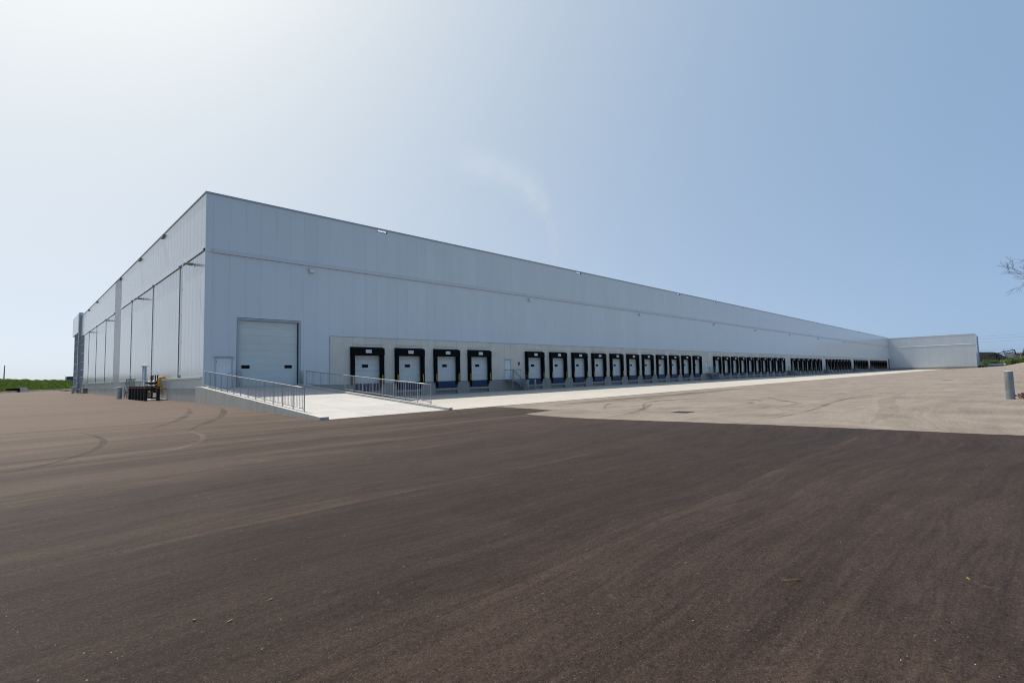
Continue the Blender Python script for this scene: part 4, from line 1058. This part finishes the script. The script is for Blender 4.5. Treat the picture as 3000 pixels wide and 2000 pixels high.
    # power lines
    for i, (z, l) in enumerate([(19.9, 'topmost'), (18.3, 'second'), (16.3, 'third'), (11.3, 'lowest')]):
        ps = [(430, 240-k*40.0, z-0.5*math.sin(math.pi*((k*40) % 160)/160)) for k in range(17)]
        o = MB().tube(ps, 0.028, 5).obj('power_line', M['darksteel']); tag(o, 'thin overhead power line across the right sky, %s of four' % l, 'power line', 'overhead lines at right')
right_side()
# bare tree whose trunk stands just outside the frame
def bare_tree():
    random.seed(21)
    bx, by = 30.5, -47.3
    t = thing('bare_tree', 'leafless tree reaching thin branches into the right edge', 'tree', (bx, by, g(bx, by)))
    MB().tube([(0, 0, -.2), (.05, .05, 2.5), (-.1, .25, 5.0), (0, .35, 7.6), (-.05, .6, 10.0)], [.24, .2, .15, .10, .04], 10).obj('trunk', M['bark'], t, smooth=True)
    limb = MB(); tw = MB()
    def grow(p, d, l, r, lev):
        n = 5; ps = [p]; dd = d.copy()
        for k in range(n):
            dd = (dd+Vector((random.gauss(0, .10), random.gauss(0, .10), random.gauss(0.015, .09)))).normalized(); ps.append(ps[-1]+dd*l/n)
        rs = [r*(1-.75*k/n) for k in range(n+1)]
        (limb if lev < 2 else tw).tube(ps, rs, 6 if lev < 2 else 4, cap=False)
        if lev >= 4: return
        m = [8, 7, 6, 4][lev]
        for k in range(m):
            f = .25+.72*k/(m-1); i = min(n-1, int(f*n)); q = ps[i]+(ps[i+1]-ps[i])*(f*n-i)
            tt = (ps[i+1]-ps[i]).normalized(); s_ = tt.orthogonal().normalized(); s_.rotate(Matrix.Rotation(random.random()*6.28, 3, tt))
            nd = (tt+s_*random.uniform(.45, .8)).normalized()
            grow(q, nd, l*random.uniform(.34, .52), max(.006, r*(1-.7*f)*.6), lev+1)
    for (z, y0, dx, dy, dz, l, r) in [(4.6, .2, -.15, 1, .32, 5.4, .085), (5.4, .25, .1, 1, .42, 4.6, .07), (3.8, .15, -.1, 1, .18, 5.0, .07), (6.6, .3, 0, 1, .5, 3.6, .06), (4.4, .2, .3, -1, .5, 4.5, .08), (5.8, .25, -.6, -.8, .5, 4.2, .07), (7.2, .3, .5, -.5, .9, 3, .05), (3.4, .15, -.7, .3, .5, 3.2, .06), (3.0, .1, -.1, 1, .22, 4.9, .055), (2.5, .1, .15, 1, .24, 4.8, .05), (3.5, .15, .3, 1, .3, 5.2, .06), (2.1, .1, .0, 1, .2, 4.6, .05)]:
        grow(Vector((0, y0, z)), Vector((dx, dy, dz)).normalized(), l, r, 0)
    limb.obj('limbs', M['bark'], t, recalc=False); tw.obj('twigs', M['bark'], t, recalc=False)
bare_tree()
def dead_plant():
    random.seed(4)
    x, y = 20.9, -39.72
    t = thing('dead_plant', 'reddish-brown withered plant at the foot of the lone bollard', 'plant', (x, y, g(x, y)))
    mb = MB()
    for k in range(14): leaves(mb, (random.uniform(-.5, .5), random.uniform(-.42, .34), random.uniform(.05, .22)), 26, .16, .16, .12, .055, 0)
    mb.obj('crown', M['deadleaf'], t, recalc=False)
    st = MB()
    for k in range(16): a = random.random()*6.28; st.tube([(random.uniform(-.3, .3), random.uniform(-.3, .2), 0), (random.uniform(-.5, .5), random.uniform(-.4, .3), random.uniform(.15, .35))], [.008, .003], 4)
    st.obj('stem', M['deadleaf'], t)
dead_plant()

# ---------------------------------------------------------------- thin smoke plume rising far behind the roof
def plume():
    top = thing('smoke_plume', 'faint white smoke plume drifting in the sky behind the roof', 'smoke', (283, 200, 0)); tag(top, kind='stuff')
    path = [(0, 0, 1), (1, 0, 40), (0, 0, 80), (-1.5, 0, 97), (-4, 0, 112), (-8, 0, 120), (-15, 0, 129), (-27, 0, 137), (-43, 0, 142), (-66, 0, 143), (-100, 0, 137)]
    for i, (k, den) in enumerate(((1.25, 0.0022), (0.85, 0.0042), (0.5, 0.0075))):
        m = bpy.data.materials.new('smoke'); m.use_nodes = True; t = m.node_tree; t.nodes.clear()
        out = t.nodes.new('ShaderNodeOutputMaterial'); v = t.nodes.new('ShaderNodeVolumePrincipled')
        v.inputs['Color'].default_value = (0.93, 0.93, 0.90, 1); v.inputs['Anisotropy'].default_value = 0.5
        n = nz(t, 0.06, 5, 0.65, wpos(t), 0.6); d = mathn(t, 'MULTIPLY', ramp(t, n, [(0.38, 0.12), (0.64, 1.0)]), den*3.4)
        gz = t.nodes.new('ShaderNodeNewGeometry'); sx = t.nodes.new('ShaderNodeSeparateXYZ'); t.links.new(gz.outputs['Position'], sx.inputs[0])
        mr = t.nodes.new('ShaderNodeMapRange'); mr.inputs[1].default_value = 230; mr.inputs[2].default_value = 282; mr.inputs[3].default_value = 0.16; mr.inputs[4].default_value = 1.0
        t.links.new(sx.outputs['X'], mr.inputs[0]); d = mathn(t, 'MULTIPLY', d, mr.outputs[0])
        t.links.new(d, v.inputs['Density']); t.links.new(v.outputs[0], out.inputs['Volume'])
        rad = [2.2, 2.8, 3.6, 4.2, 4.8, 6.0, 8.0, 10.5, 13, 14, 10]
        mb = MB().tube(path, [r*k for r in rad], 14); mb.obj('smoke_layer', m, top, smooth=True)
plume()
